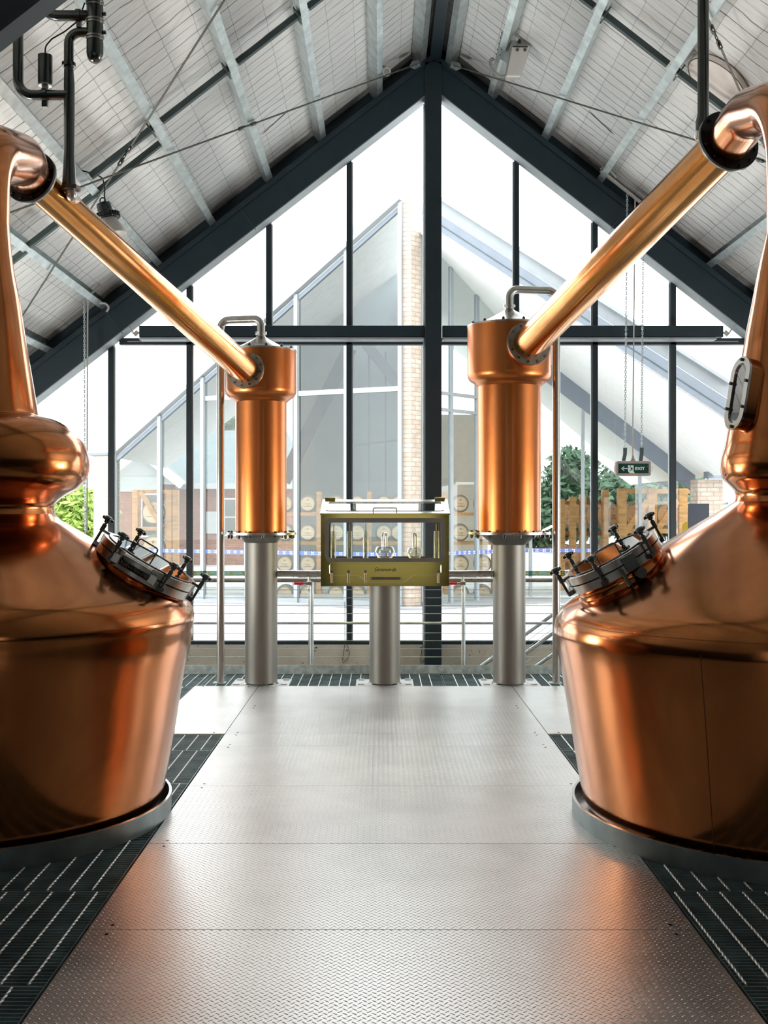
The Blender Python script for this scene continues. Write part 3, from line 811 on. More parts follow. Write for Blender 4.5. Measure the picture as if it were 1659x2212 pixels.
for u, v in ((0, .182), (0, -.182), (.074, .06), (.074, -.08), (-.074, .06), (-.074, -.08)):
    q = C + hv * u + zv * v + n0 * .014; mb.append(MB().disc(q, n0, .009, .010, 8))
parts('sight_bolt', mb, 'steel_dark', sg)

# ------------------------------------------------------------------ lyne arms
def lyne(label, a, b, r0, r1, fr):
    d = unit(b - a); root = thing('lyne_pipe', label, 'copper pipe', a)
    mesh('arm_tube', MB().tube([a + d * .004, a + (b - a) * .5, b + d * .06], [r0, (r0 + r1) / 2, r1], 96, False), 'copper_arm', root)
    mesh('upper_flange', MB().annulus(a + d * .001, d, r0 - .01, fr, .014, 64), 'steel', root, 'polished steel flange')
    mesh('lower_flange', MB().annulus(b - d * .012, d, r1 - .01, fr + .002, .013, 64), 'steel_brushed', root, 'dull steel flange')
    mesh('backing_flange', MB().annulus(b + d * .002, d, r1 - .01, fr + .004, .013, 64), 'steel_bright', root)
    mb = []; x, y, z = frame(d)
    for k in range(12):
        t = 2 * PI * (k + .3) / 12; mb.append(MB().disc(b - d * .012 + (x * math.cos(t) + y * math.sin(t)) * (fr - .022), -d, .010, .012, 6))
    parts('flange_bolt', mb, 'steel_dark', root)
    return d
lyne('orange copper lyne arm sloping down from the left still to the left condenser', flL, hdL, .112, .132, .176)
lyne('wide copper lyne arm sloping down from the right still to the right condenser', flR_, hdR, .145, .152, .208)

# ------------------------------------------------------------------ condensers
def condenser(label, px, yc, y_top, y_sh, y_neck, y_fl, y_cone, rb, rh, col_r, d, hd, fr, pipe, plab, clab):
    X = PX(px, yc); z = lambda py, dy=0: PZ(py, yc + dy)
    root = thing('condenser', label, 'condenser', (X, yc, z(y_cone)))
    zt, zs, zn, zf = z(y_top), z(y_sh), z(y_neck), z(y_fl)
    body = [(rb, zf)] + [(rb, zf + (zn - zf) * k / 8) for k in range(1, 9)]
    mesh('shell', MB().lathe(body, (X, yc, 0), n=96), 'copper_condenser', root)
    rnd = [(rb - .002, zn - .01), (rb + .012, zn), (rb + .03, zn + .018), (rh - .028, zn + (zs - zn) * .45), (rh - .008, zn + (zs - zn) * .72), (rh, zs), (rh + .001, zs + .02)]
    head = smooth_prof(rnd, 5) + [(rh, zt - .02), (rh, zt - .008)]
    mesh('head', MB().lathe(head, (X, yc, 0), n=96), 'copper_condenser', root)
    # stub for the lyne arm flange
    mesh('inlet_stub', MB().cyl(hd + d * .014, hd + d * .22, fr - .03, 64), 'copper_condenser', root)
    mesh('top_flange', MB().annulus((X, yc, zt - .012), (0, 0, 1), rh - .11, rh + .004, .016, 96), 'steel', root)
    ze = z(y_top - 30 * rh / .344)
    cone = [(rh - .07, zt + .004), (rh - .10, zt + .02), (rh * .55, zt + (ze - zt) * .38), (rh * .3, zt + (ze - zt) * .72), (.045, ze), (.042, ze + .03)]
    mesh('cone_lid', MB().lathe(smooth_prof(cone, 4), (X, yc, 0), n=64), 'steel', root, 'spun steel cone lid')
    mb = []
    for k in range(12):
        a = 2 * PI * (k + .5) / 12; q = V((X + (rh - .035) * math.cos(a), yc + (rh - .035) * math.sin(a), zt + .004))
        mb.append(MB().cyl(q, q + V((0, 0, .022)), .0135, 6).sphere(q + V((0, 0, .022)), .0125, 8))
    parts('dome_nut', mb, 'steel_dark', root)
    rf = rh
    mesh('base_flange', MB().annulus((X, yc, zf - .022), (0, 0, 1), rb - .06, rf, .010, 96).annulus((X, yc, zf - .010), (0, 0, 1), rb - .06, rf - .002, .010, 96), 'steel', root)
    mb = []
    for k in range(16):
        a = 2 * PI * (k + .4) / 16; q = V((X + (rf - .03) * math.cos(a), yc + (rf - .03) * math.sin(a), zf))
        mb.append(MB().cyl(q + V((0, 0, -.05)), q + V((0, 0, .016)), .014, 6).sphere(q + V((0, 0, -.05)), .012, 8))
    parts('flange_bolt', mb, 'steel_dark', root)
    zc = z(y_cone)
    mesh('reducer', MB().lathe(smooth_prof([(col_r, zc - .0), (col_r + .012, zc + .012), (rb - .05, zf - .045), (rb - .02, zf - .022)], 4), (X, yc, 0), n=64), 'steel_brushed', root)
    # support column
    c = thing('support_column', clab, 'column', (X, yc, -.004), 'thick steel support columns')
    mesh('column_tube', MB().cyl((X, yc, .008), (X, yc, zc), col_r, 64), 'steel_brushed', c)
    base_plate(c, X, yc, col_r)
    # vent pipe
    s = pipe['s']; xp = PX(pipe['x'], yc + .08); zp = z(pipe['ytop']); pr = pipe['r']
    v = thing('vent_pipe', plab, 'pipe', (xp, yc + .08, .003))
    path = fillet([V((X, yc, ze + .03)), V((X, yc, zp)), V((xp, yc + .08, zp)), V((xp, yc + .08, .003))], .085, 12)
    mesh('pipe', MB().tube(path, pr, 24), 'steel', v)
    mesh('clamp_collar', MB().annulus((X, yc, ze + .025), (0, 0, 1), pr - .005, pr + .02, .022, 24), 'steel_bright', v)
    mesh('foot_plate', MB().bb((xp - .07, yc + .02, .003), (xp + .05, yc + .14, .009)), 'galv_dull', v)
    return root
def base_plate(c, X, yc, cr):
    b = mesh('base_plate', MB().bb((X - .28, yc - .155, .0035), (X + .28, yc + .26, .012)), 'soffit_white', c, 'pale square base plate')
    mb = []
    for sx in (-1, 1):
        for y in (yc - .10, yc + .20): mb.append(MB().bb((X + sx * .23 - .03, y - .015, .012), (X + sx * .23 + .03, y + .015, .026)))
    parts('plate_clamp', mb, 'galvanised', c)
    mesh('foot_weld', MB().lathe([(cr + .012, .012), (cr + .004, .022), (cr - .002, .03)], (X, yc, 0), n=48), 'steel_dark', c)
YC = 11.03
condenser('slimmer copper condenser with cone lid, joined to the left still', 564, YC, 758, 846, 868, 1150, 1172, .249, .344, .158, dL, hdL, .176,
          dict(s=-1, x=476.5, ytop=689, r=.038), 'bent steel vent pipe from the left condenser lid down to the floor', 'thick brushed steel column under the left condenser')
condenser('fatter copper condenser with cone lid, joined to the right still', 1100, YC, 705, 812, 834, 1149, 1177, .307, .407, .158, dR, hdR, .208,
          dict(s=1, x=1201.5, ytop=625, r=.038), 'bent steel vent pipe from the right condenser lid down to the floor', 'thick brushed steel column under the right condenser')

# ------------------------------------------------------------------ spirit safe
YF = 10.80                                  # front face of the safe
X0, X1 = PX(693, YF), PX(970, YF); Zb, Zt = PZ(1266, YF), PZ(1110, YF); DP = .42; YBk = YF + DP
XM = PX(831, YC)
c = thing('support_column', 'thick brushed steel column under the brass spirit safe', 'column', (XM, YC, -.004), 'thick steel support columns')
mesh('column_tube', MB().cyl((XM, YC, .008), (XM, YC, Zb - .001), .151, 64), 'steel_brushed', c); base_plate(c, XM, YC, .151)
ss = thing('spirit_safe', 'polished brass spirit safe with wide window between the two condensers', 'spirit safe', (XM, YC, Zb))
wx0, wx1, wz0, wz1 = PX(709, YF), PX(953, YF), PZ(1206.5, YF), PZ(1128, YF)   # opening
def rrect(x0, x1, z0, z1, r, n=8):
    out = []
    for cx, cz, a0 in ((x1 - r, z1 - r, 0), (x0 + r, z1 - r, PI / 2), (x0 + r, z0 + r, PI), (x1 - r, z0 + r, 1.5 * PI)):
        for k in range(n + 1): a = a0 + PI / 2 * k / n; out.append((cx + r * math.cos(a), cz + r * math.sin(a)))
    return out
def frame_face(y0, y1, outer, inner, mb=None):
    mb = mb or MB(); n = len(inner); q = []
    for s, y in ((inner, y0), (outer, y0), (outer, y1), (inner, y1)): q.append([V((x, y, z)) for x, z in s])
    for s in range(4): mb.add(q[s] + q[(s + 1) % 4], [(k, (k + 1) % n, n + (k + 1) % n, n + k) for k in range(n)])
    return mb
def outer_match(inner, x0, x1, z0, z1):
    out = []
    n = len(inner) // 4
    cs = [(x1, z1), (x0, z1), (x0, z0), (x1, z0)]
    for i in range(4):
        cx, cz = cs[i]
        for k in range(n):
            x, z = inner[i * n + k]; t = k / (n - 1)
            if i == 0: p = (cx, z + (cz - z) * min(1, t * 2)) if t < .5 else (x + (cx - x) * min(1, (1 - t) * 2), cz)
            if i == 1: p = (x + (cx - x) * min(1, t * 2), cz) if t < .5 else (cx, z + (cz - z) * min(1, (1 - t) * 2))
            if i == 2: p = (cx, z + (cz - z) * min(1, t * 2)) if t < .5 else (x + (cx - x) * min(1, (1 - t) * 2), cz)
            if i == 3: p = (x + (cx - x) * min(1, t * 2), cz) if t < .5 else (cx, z + (cz - z) * min(1, (1 - t) * 2))
            out.append(p)
    return out
inn = rrect(wx0, wx1, wz0, wz1, .04)
mb = MB()
for y0, y1 in ((YF, YF + .004), (YBk - .004, YBk)): frame_face(y0, y1, outer_match(inn, X0, X1, Zb, Zt), inn, mb)
mb.bb((X0, YF + .0041, Zb), (X0 + .004, YBk - .0041, Zt)); mb.bb((X1 - .004, YF + .0041, Zb), (X1, YBk - .0041, Zt))
mb.bb((X0 + .0041, YF + .0041, Zb), (X1 - .0041, YBk - .0041, Zb + .004)); mb.bb((X0 + .0041, YF + .0041, wz0 - .03), (X1 - .0041, YBk - .0041, wz0 - .026))
body = mesh('cabinet', mb, 'brass_mirror', ss)
# dark rubber frame round window
o2 = rrect(PX(702, YF), PX(962, YF), PZ(1214, YF), PZ(1119, YF), .06)
i2 = rrect(wx0 + .004, wx1 - .004, wz0 + .004, wz1 - .004, .018)
mesh('window_seal', frame_face(YF - .018, YF + .012, o2, i2), 'seal_grey', ss, 'dark grey window surround', bevel=.003)
o3 = rrect(PX(702, YF), PX(962, YF), PZ(1214, YF), PZ(1119, YF), .06)
mesh('rear_seal', frame_face(YBk - .008, YBk + .01, o3, i2), 'seal_grey', ss)
mb = MB(); mb.add([(x, YF - .004, z) for x, z in i2], [tuple(range(len(i2)))]); mesh('front_pane', mb, 'glass_window', ss)
mb = MB(); mb.add([(x, YBk + .004, z) for x, z in i2], [tuple(range(len(i2)))]); mesh('rear_pane', mb, 'glass_window', ss)
# sloping lid
ZL = PZ(1079, YF + .25); Xa, Xb = PX(697, YF + .25), PX(966, YF + .25)
YL = YF + .25
lidp = [V((X0 - .006, YF - .012, Zt + .004)), V((X1 + .006, YF - .012, Zt + .004)), V((Xb, YL, ZL)), V((Xa, YL, ZL))]
nl = (lidp[1] - lidp[0]).cross(lidp[3] - lidp[0]).normalized()
def lp(u, v, h=0):
    a = lidp[0].lerp(lidp[1], u); b = lidp[3].lerp(lidp[2], u); return a.lerp(b, v) + nl * h
def lid_ring(us, vs, h0, h1, u2, v2):
    mb = MB(); n = 36
    o = rrect(us[0], us[1], vs[0], vs[1], .001); i = rrect(u2[0], u2[1], v2[0], v2[1], .03); 
    q = [[lp(u, v, h) for u, v in s] for s, h in ((i, h0), (o, h0), (o, h1), (i, h1))]; n = len(o)
    for s in range(4): mb.add(q[s] + q[(s + 1) % 4], [(k, (k + 1) % n, n + (k + 1) % n, n + k) for k in range(n)])
    return mb
lid = mesh('lid', lid_ring((0, 1), (0, 1), -.004, .0, (.05, .95), (.18, .80)), 'brass_lid', ss, 'bright sloping lid') if 'brass_lid' in MATS else None
if lid is None:
    simple('brass_lid', (.93, .90, .80), .12, 1, .02)
    lid = mesh('lid', lid_ring((0, 1), (0, 1), -.004, .0, (.05, .95), (.18, .80)), 'brass_lid', ss, 'bright sloping lid')
mb = MB(); q = rrect(.045, .955, .17, .81, .03); mb.add([lp(u, v, -.006) for u, v in q], [tuple(range(len(q)))]); mesh('lid_pane', mb, 'glass_lid', lid)
mb = MB(); mb2 = MB()
mb2.tube([lp(u, v, .003) for u, v in ((.04, .22), (.055, .185), (.08, .17), (.5, .17), (.92, .17), (.945, .185), (.96, .22))], .0028, 6)
mb.tube([lp(u, v, .003) for u, v in ((.055, .78), (.07, .81), (.5, .81), (.93, .81), (.945, .78))], .0028, 6)
mesh('pane_bead', mb, 'seal_grey', lid); mesh('pane_bead', mb2, 'seal_grey', lid)
mesh('lid_handle', MB().tube(fillet([lp(.41, .03, 0), lp(.41, .12, .04), lp(.59, .12, .04), lp(.59, .03, 0)], .012), .0055, 8), 'bronze', lid)
mesh('front_lip', MB().bb((X0 - .010, YF - .016, Zt - .010), (X1 + .010, YF + .002, Zt + .006)), 'brass_mirror', ss, bevel=.003)
for u in (.06, .94): mesh('lid_hinge', MB().cyl(lp(u, 1.0, .012) - V((.05, 0, 0)), lp(u, 1.0, .012) + V((.05, 0, 0)), .012, 12), 'brass_mirror', ss)
# side / back triangles closing the top
for xx, x2, s in ((X0, Xa, 1), (X1, Xb, -1)):
    mb = MB().prism([(xx, YF, Zt), (x2, YL - .002, ZL - .006), (xx, YBk, Zt)], (s * .004, 0, 0)); mesh('lid_cheek', mb, 'brass_mirror', ss)
mb = MB().add([(Xa, YL, ZL - .006), (Xb, YL, ZL - .006), (X1, YBk, Zt), (X0, YBk, Zt)], [(0, 1, 2, 3)]); mesh('rear_slope', mb, 'glass_window', ss)
# lower door: raised bead outline
def SP(x, y): return P(660 + x / 4.608, 1040 + y / 4.608, YF - .004)
dp = [SP(*a) for a in ((250, 822), (1335, 822), (1347, 835), (1347, 905), (1325, 932), (1100, 932), (1060, 940), (1000, 992), (975, 1003), (640, 1003), (600, 990), (545, 945), (520, 934), (262, 934), (240, 915), (240, 835), (250, 822))]
mesh('lower_door', MB().prism([V((p.x, YF - .001, p.z)) for p in dp[:-1]][::-1], (0, -.005, 0)), 'brass_mirror', ss)
mesh('door_bead', MB().tube(dp, .0022, 6), 'brass_lid', ss)
for x in (262, 428, 597, 1318):
    h = mesh('spout_handle', MB().cyl(SP(x, 895) + V((0, -.014, 0)), SP(x, 1010) + V((0, -.014, 0)), .0105, 12), 'bronze', ss, 'bronze tap handle')
    mesh('spout_pivot', MB().cyl(SP(x, 897) + V((0, .002, 0)), SP(x, 897) + V((0, -.03, 0)), .014, 12), 'bronze', h)
hb = mesh('lower_handle', MB().tube(fillet([SP(655, 966), SP(655, 966) + V((0, -.03, 0)), SP(945, 966) + V((0, -.03, 0)), SP(945, 966)], .02), .011, 12), 'bronze', ss, 'long dark handle')
M = Matrix.Translation(P(660 + 790 / 4.608, 1040 + 893 / 4.608, YF - .0085)) @ Matrix.Rotation(PI / 2, 4, 'X')
mesh('maker_lettering', text_mb('Simmonds', .050, M, .0006, .0006, shear=.35), 'ink_black', ss, 'black script lettering')
# contents
def tube_glass(px, lab, band, lean=0):
    y = YF + .16; x = PX(px, y); zf_ = wz0 - .026 + .001; zt_ = PZ(1147, y)
    g = thing('test_cylinder', lab, 'glass cylinder', (x, y, zf_), 'glass cylinders in the spirit safe')
    mesh('glass_tube', MB().lathe([(.001, 0), (.030, 0), (.030, .012), (.026, .02), (.026, zt_ - zf_), (.023, zt_ - zf_), (.023, .025), (.001, .022)], (x, y, zf_), n=24), 'glass_clear', g)
    hy = thing('hydrometer', 'amber stemmed hydrometer standing in the ' + band, 'hydrometer', (x, y, zf_ + .03), 'hydrometers in the spirit safe')
    mesh('stem', MB().cyl((x - lean * .4, y, zf_ + .10), (x + lean, y, PZ(1131, y)), .0045, 8), 'wood_hydro', hy)
    mesh('bulb', MB().lathe([(.001, 0), (.009, .006), (.011, .04), (.009, .075), (.003, .10)], (x - lean * .4, y, zf_ + .03), n=12), 'black_plastic' if 'dark' in lab else 'glass_clear', hy)
tube_glass(720, 'leftmost glass test cylinder in the spirit safe, with a dark weight in it', 'leftmost test cylinder', .006)
tube_glass(755, 'second glass test cylinder from the left, with a dark weight in it', 'second test cylinder from the left', .002)
tube_glass(790, 'glass test cylinder just left of the larger bowl', 'test cylinder just left of the larger bowl')
tube_glass(943, 'glass test cylinder alone at the right end of the spirit safe', 'test cylinder at the right end', -.004)
def bowl(px, r, h, lab, double):
    y = YF + .17; x = PX(px, y); z = wz0 - .025
    b = thing('spirit_bowl', lab, 'glass bowl', (x, y, z), 'glass bowls in the spirit safe')
    pr = [(.001, 0), (r * .5, 0), (r * .62, .008), (r * .97, h * .52), (r, h * .66), (r * .93, h * .86), (r * .8, h), (r * .77, h - .002), (r * .9, h * .84), (r * .96, h * .66), (r * .9, h * .5), (r * .5, .02), (.001, .016)]
    mesh('glass_bowl', MB().lathe(smooth_prof(pr, 3), (x, y, z), n=40), 'glass_clear', b)
    sp = thing('spout', 'curved steel spout arching into the ' + ('larger' if double else 'smaller') + ' glass bowl', 'spout', (x, y + .04, z))
    tp = PZ(1150, y); rr = .03 if double else .012
    pts = fillet([V((x + .014, y + .09, z + .002)), V((x + .014, y + .09, tp)), V((x - .012 - (.012 if double else 0), y - .01, tp)), V((x - .012 - (.012 if double else 0), y - .01, z + h * .75))], .045, 10)
    mesh('spout_tube', MB().tube(pts, .010, 16), 'steel_bright', sp)
bowl(831.5, .098, .135, 'larger glass bowl in the middle of the spirit safe', True)
bowl(896, .078, .125, 'smaller glass bowl right of the larger one in the spirit safe', False)
# product pipes to the columns
for x0, x1, lab in ((PX(564, YC) + .159, X0 - .001, 'horizontal steel product pipe between left column and spirit safe'), (X1 + .001, PX(1100, YC) - .159, 'horizontal steel product pipe between spirit safe and right column')):
    solo('product_pipe', MB().cyl((x0, YC, PZ(1239, YC)), (x1, YC, PZ(1239, YC)), .0315, 24), 'steel', lab, 'pipe', 'product pipes')
for px, s, lab in ((667.5, -1, 'red handled ball valve on a thin pipe left of the spirit safe'), (1000, -1, 'red handled ball valve on a thin pipe right of the spirit safe')):
    yv = YRl - .05; x = PX(px, yv)
    v = thing('ball_valve', lab, 'valve', (x, yv, .003), 'red handled valves')
    mesh('drain_pipe', MB().cyl((x, yv, .003), (x, yv, PZ(1262, yv)), .0065, 10), 'steel', v)
    mesh('valve_body', MB().cyl((x, yv, PZ(1268, yv)), (x, yv, PZ(1246, yv)), .016, 12).cyl((x - .025, yv, PZ(1260, yv)), (x + .025, yv, PZ(1260, yv)), .022, 12).cyl((x, yv, PZ(1278, yv)), (x, yv, PZ(1272, yv)), .012, 6), 'steel', v)
    mesh('lever', MB().bb((x - .07, yv - .030, PZ(1261.5, yv)), (x - .02, yv - .022, PZ(1258.5, yv))).cyl((x, yv - .03, PZ(1260, yv)), (x, yv, PZ(1260, yv)), .008, 8), 'steel_bright', v)
    mesh('red_grip', MB().bb((x - .155, yv - .034, PZ(1263, yv)), (x - .06, yv - .018, PZ(1257.5, yv))), 'red_handle', v, 'red lever grip', bevel=.004)

# ------------------------------------------------------------------ overhead pipes
YP = 7.38
def PP(x, y): return P(x, y, YP)
r = thing('overhead_pipework', 'dark polished steel pipework hanging in the upper left corner', 'pipes', PP(149, 415))
mesh('riser', MB().tube([PP(149.5, 408), PP(149.5, 390), PP(149.5, 330), PP(149.5, 180), PP(148.5, 150)], [.046, .044, .0345, .0345, .030], 24), 'steel_dark', r)
pr = []
for k in range(6): a = PI / 3 * k + .3; pr.append(PP(153, 411) + V((.062 * math.cos(a), .062 * math.sin(a), 0)))
mesh('hex_union', MB().prism(pr, (0, 0, .028)), 'bronze', r)
mesh('elbow', MB().tube(fillet([PP(153, 412), PP(154, 424), P(166, 436, 7.75)], .04), .034, 20), 'steel', r)
mesh('side_branch', MB().tube(fillet([PP(149, 206), PP(39, 206), PP(39, 47)], .10, 14), .0335, 24), 'steel_dark', r)
mesh('upper_bend', MB().tube(fillet([PP(148.5, 148), PP(148.5, 70), PP(200, 70)], .11, 14), .031, 24), 'steel_dark', r)
mesh('union_collar', MB().annulus(PP(148.5, 144), (0, 0, 1), .028, .045, .024, 24), 'steel_dark', r)
mesh('inlet_pipe', MB().tube(fillet([PP(200, 34), PP(112, 34), PP(79, 3)], .12, 14), .035, 24), 'steel_dark', r)
cyl = [(.001, -.061), (.02, -.059), (.04, -.045), (.050, -.022), (.0545, .0), (.0545, .36)]
mesh('separator_drum', MB().lathe(cyl, PP(205, 116), n=40), 'steel_dark', r)
for y in (88, 82, 52, 46, 14, 8): mesh('drum_band', MB().annulus(PP(205, y), (0, 0, 1), .048, .060, .010, 40), 'steel', r)
for y in (30, 70): mesh('clamp_screw', MB().cyl(PP(222, y), PP(229, y), .013, 8), 'steel_dark', r)
mesh('clamp_screw', MB().cyl(PP(50, 44), PP(60, 44), .018, 10), 'steel_dark', r)
mesh('pipe_clamp', MB().annulus(PP(165, 35) , (1, 0, 0), .03, .045, .03, 24).box(PP(171, 50), (.03, .03, .06)), 'steel_dark', r)
mesh('pipe_clamp', MB().annulus(PP(92, 206), (1, 0, 0), .03, .044, .03, 24).box(PP(97, 222), (.035, .03, .06)), 'steel_dark', r)
se = thing('level_sensor', 'dark cylindrical sensor standing on the side branch of the overhead pipework', 'sensor', PP(97, 195))
mesh('sensor_body', MB().cyl(PP(97.5, 182), PP(97.5, 120), .047, 32), 'steel_dark', se)
mesh('sensor_neck', MB().cyl(PP(97.5, 197), PP(97.5, 182), .022, 16).cyl(PP(97.5, 186), PP(97.5, 181), .044, 24), 'steel', se)
mesh('sensor_cable', MB().tube(fillet([PP(97.5, 120), PP(98, 100), PP(112, 84), PP(140, 68), PP(170, 44), PP(183, 6)], .06), .005, 8), 'rubber', se)
YQ = 7.5
r = thing('overhead_pipe', 'vertical dark steel pipe dropping onto the flange of the large swan neck', 'pipe', P(1518, 255, YQ))
mesh('drop_pipe', MB().tube([P(1518, 285, YQ), P(1518, 262, YQ), P(1519, 245, YQ), P(1519, -60, YQ)], [.047, .045, .037, .037], 24), 'steel_dark', r)
mesh('pipe_socket', MB().cyl(P(1518, 285, YQ), P(1518, 300, YQ), .05, 24).cyl(P(1507, 292, YQ), P(1503, 292, YQ), .03, 12), 'steel', r)

# ------------------------------------------------------------------ ceiling fittings
YH = 9.95
r = thing('high_bay_lamp', 'black high bay lamp with a grey bell reflector hanging above the left lyne arm', 'lamp', P(235, 512, YH))
B = P(231, 470, YH); tilt = Matrix.Rotation(math.radians(-14), 4, 'Y') @ Matrix.Rotation(math.radians(0), 4, 'X')
Mx = Matrix.Translation(B) @ tilt
mesh('housing', MB().lathe([(.001, .135), (.04, .135), (.062, .125), (.066, .06), (.075, .045), (.108, .032), (.112, .0), (.108, -.018), (.09, -.02)], n=40).xf(Mx), 'black_plastic', r)
mb = MB()
for k in range(24):
    a = 2 * PI * k / 24; mb.box((.111 * math.cos(a), .111 * math.sin(a), .008), (.012, .008, .045), Matrix.Rotation(a, 3, 'Z'))
mesh('cooling_fins', mb.xf(Mx), 'black_plastic', r)
mesh('reflector', MB().lathe([(.085, -.02), (.092, -.05), (.112, -.09), (.128, -.14), (.136, -.165), (.133, -.165), (.108, -.09), (.088, -.05), (.081, -.02)], n=40).xf(Mx), 'grey_plastic', r)
mesh('lens', MB().disc((0, 0, -.03), (0, 0, 1), .08, .008, 32).xf(Mx), 'white_plastic', r)
mb = MB(); mb.tube([V((.024 * math.cos(2 * PI * k / 20), 0, .155 + .024 * math.sin(2 * PI * k / 20))) for k in range(21)], .006, 8); mb.cyl((0, 0, .13), (0, 0, .14), .02, 12)
mesh('eye_bolt', mb.xf(Mx), 'black_plastic', r)
top = on(PX(222, YH), YH, T_PUR)
mesh('supply_cable', MB().tube(fillet([P(226, 436, YH), P(226, 405, YH), P(222, 385, YH), P(208, 377, YH), P(190, 372, YH), P(175, 368, YH)], .05), .006, 8), 'rubber', r)
# dome camera
r = thing('dome_camera', 'white dome security camera on a purlin left of the gable apex', 'camera', P(830, 150, 12.9))
n = V((.35, -.8, -.5)).normalized(); c = P(823, 150, 12.95)
mesh('base', MB().lathe([(.001, 0), (.07, 0), (.075, .02), (.066, .05), (.05, .07)], c, n, 32), 'white_plastic', r)
c2 = c + n * .05 + V((.03, 0, -.01))
mesh('eyeball', MB().lathe([(.001, -.03), (.035, -.02), (.05, .01), (.052, .05), (.043, .058), (.036, .056)], c2, n, 32), 'white_plastic', r)
mesh('lens', MB().disc(c2 + n * .05, n, .037, .006, 32), 'black_plastic', r)
# emergency light with its bracket
ye = 11.7
r = thing('emergency_light', 'grey emergency light box with cable loops on a purlin right of the apex', 'light', P(1118, 165, ye))
def E(x, y, dy=0): return P(1010 + x / 9.76, 60 + y / 9.76, ye + dy)
mesh('bracket', MB().prism([E(720, 70, .1), E(820, 150, .1), E(935, 270, .06), (E(860, 780, .06)), E(690, 660, .1), E(600, 940, .12), E(520, 940, .12)], (0, .006, 0)), 'galvanised', r)
mb = []
for x, y in ((720, 105), (695, 212), (782, 205), (660, 335), (750, 335), (628, 458), (713, 455), (603, 555), (683, 575)): mb.append(MB().disc(E(x, y, .07), (0, -1, 0), .006, .004, 8))
parts('bracket_hole', mb, 'black_plastic', r)
mesh('box_rear', MB().prism([E(930, 265), E(1315, 275), E(1335, 370), E(1120, 1030), E(830, 1030), E(800, 1000), E(900, 340)], (0, .08, 0)), 'grey_plastic', r, bevel=.006)
mesh('diffuser', MB().prism([E(950, 370, -.05), E(1320, 370, -.05), E(1120, 1015, -.05), E(820, 1010, -.05)], (0, .045, 0)), 'white_plastic', r, bevel=.008)
for x in (1048, 1210): mesh('lamp_socket', MB().disc(E(x, 465, -.05), (0, -1, 0), .016, .01, 16), 'steel_dark', r)
mesh('terminal_cover', MB().prism([E(950, 380, -.052), E(1270, 385, -.052), E(1265, 412, -.052), E(950, 408, -.052)], (0, .004, 0)), 'black_plastic', r)
mesh('cable_entry', MB().cyl(E(1090, 320, -.01), E(1095, 255, -.01), .016, 12), 'black_plastic', r)
mesh('supply_conduit', MB().tube(fillet([E(1100, 265, -.01), E(1060, 170, -.01), E(960, 70, 0), E(850, 5, .05), E(740, -70, .06)], .08), .011, 10), 'grey_plastic', r)
for o, k in ((0, 0), (30, .02)):
    mesh('cable_loop', MB().tube(fillet([E(555 + o, 640 + o, .12), E(470 + o, 650 + o, .1), E(450 + o, 780, .08), E(530 + o, 930 - o, .06), E(680, 1035 - o, .04), E(830, 1030 - o, .03)], .10), .007, 10), 'grey_plastic', r)
# roof vent cover
c = roofpt(1556, 168, T_CEIL); nv = V((SA, 0, CA))
r = thing('roof_vent', 'round pale vent cover on the right slope of the ceiling', 'vent cover', c)
mesh('cover', MB().disc(c - nv * .055, nv, .30, .04, 64), 'vent_cream', r)
mesh('cover_rim', MB().annulus(c - nv * .060, nv, .288, .296, .02, 64), 'bronze', r)
# left window hardware: chain and conduit
def chain(a, b, pitch=.034, r=.0035):
    mb = MB(); d = b - a; n = max(1, int(d.length / (pitch * .8))); u = d.normalized(); x, y, z = frame(u)
    for k in range(n):
        c = a + d * ((k + .5) / n); s = x if k % 2 else y; pts = []
        for j in range(13):
            t = 2 * PI * j / 12; pts.append(c + u * (pitch * .62 * math.sin(t)) + s * (pitch * .30 * math.cos(t)))
        mb.tube(pts, r, 5, False)
    return mb
yl = 12.75
r = thing('hanging_chain', 'pale chain and conduit hanging from a purlin beside the left still', 'chain', P(186, 1150, yl))
mesh('chain', chain(P(182, 645, yl), P(184, 1150, yl)), 'galvanised', r)
mesh('conduit', MB().tube([P(190, 640, yl), P(189, 700, yl), P(188, 1150, yl)], .009, 10), 'grey_plastic', r)
mesh('conduit_elbow', MB().tube(fillet([P(190, 655, yl), P(190, 643, yl), P(204, 628, yl), P(216, 613, yl)], .05), .014, 10), 'grey_plastic', r)
mesh('loop_cable', MB().tube(fillet([P(216, 655, yl), P(228, 655, yl), P(236, 664, yl), P(230, 674, yl)], .05), .012, 10), 'grey_plastic', r)
# exit sign
ye = 12.9; S = lambda x, y, dy=0: P(1320 + x / 16.59, 940 + y / 16.59, ye + dy)
r = thing('exit_sign', 'green and white running man exit sign hanging on two chains at the right', 'exit sign', S(800, 1460))
hs = [(S(x, y).x, S(x, y).z) for x, y in ((185, 1460), (1430, 930))]
mesh('housing', MB().prism([V((x, ye, z)) for x, z in rrect(hs[0][0], hs[1][0], hs[0][1], hs[1][1], .022)][::-1], (0, .09, 0)), 'sign_housing', r, bevel=.004)
mesh('sign_face', MB().bb(S(265, 1365, -.003), S(1345, 1018, 0) + V((0, .002, 0))), 'sign_green', r, 'dark green sign panel')
yq = ye - .0045
def SS(x, y): p = S(x, y); return V((p.x * (yq / ye) / (yq / ye), yq, p.z))
mb = MB().prism([SS(605, 1080), SS(805, 1080), SS(805, 1295), SS(845, 1362), SS(660, 1362), SS(605, 1295)], (0, .001, 0))
mesh('door_symbol', mb, 'sign_white', r)
mb = MB(); W = (0, -.0008, 0)
mb.disc(SS(687, 1110), (0, -1, 0), .0016 * 4, .0008, 16)
mb.prism([SS(690, 1150), SS(740, 1160), SS(765, 1230), SS(770, 1255), SS(730, 1255), SS(715, 1235)], W)
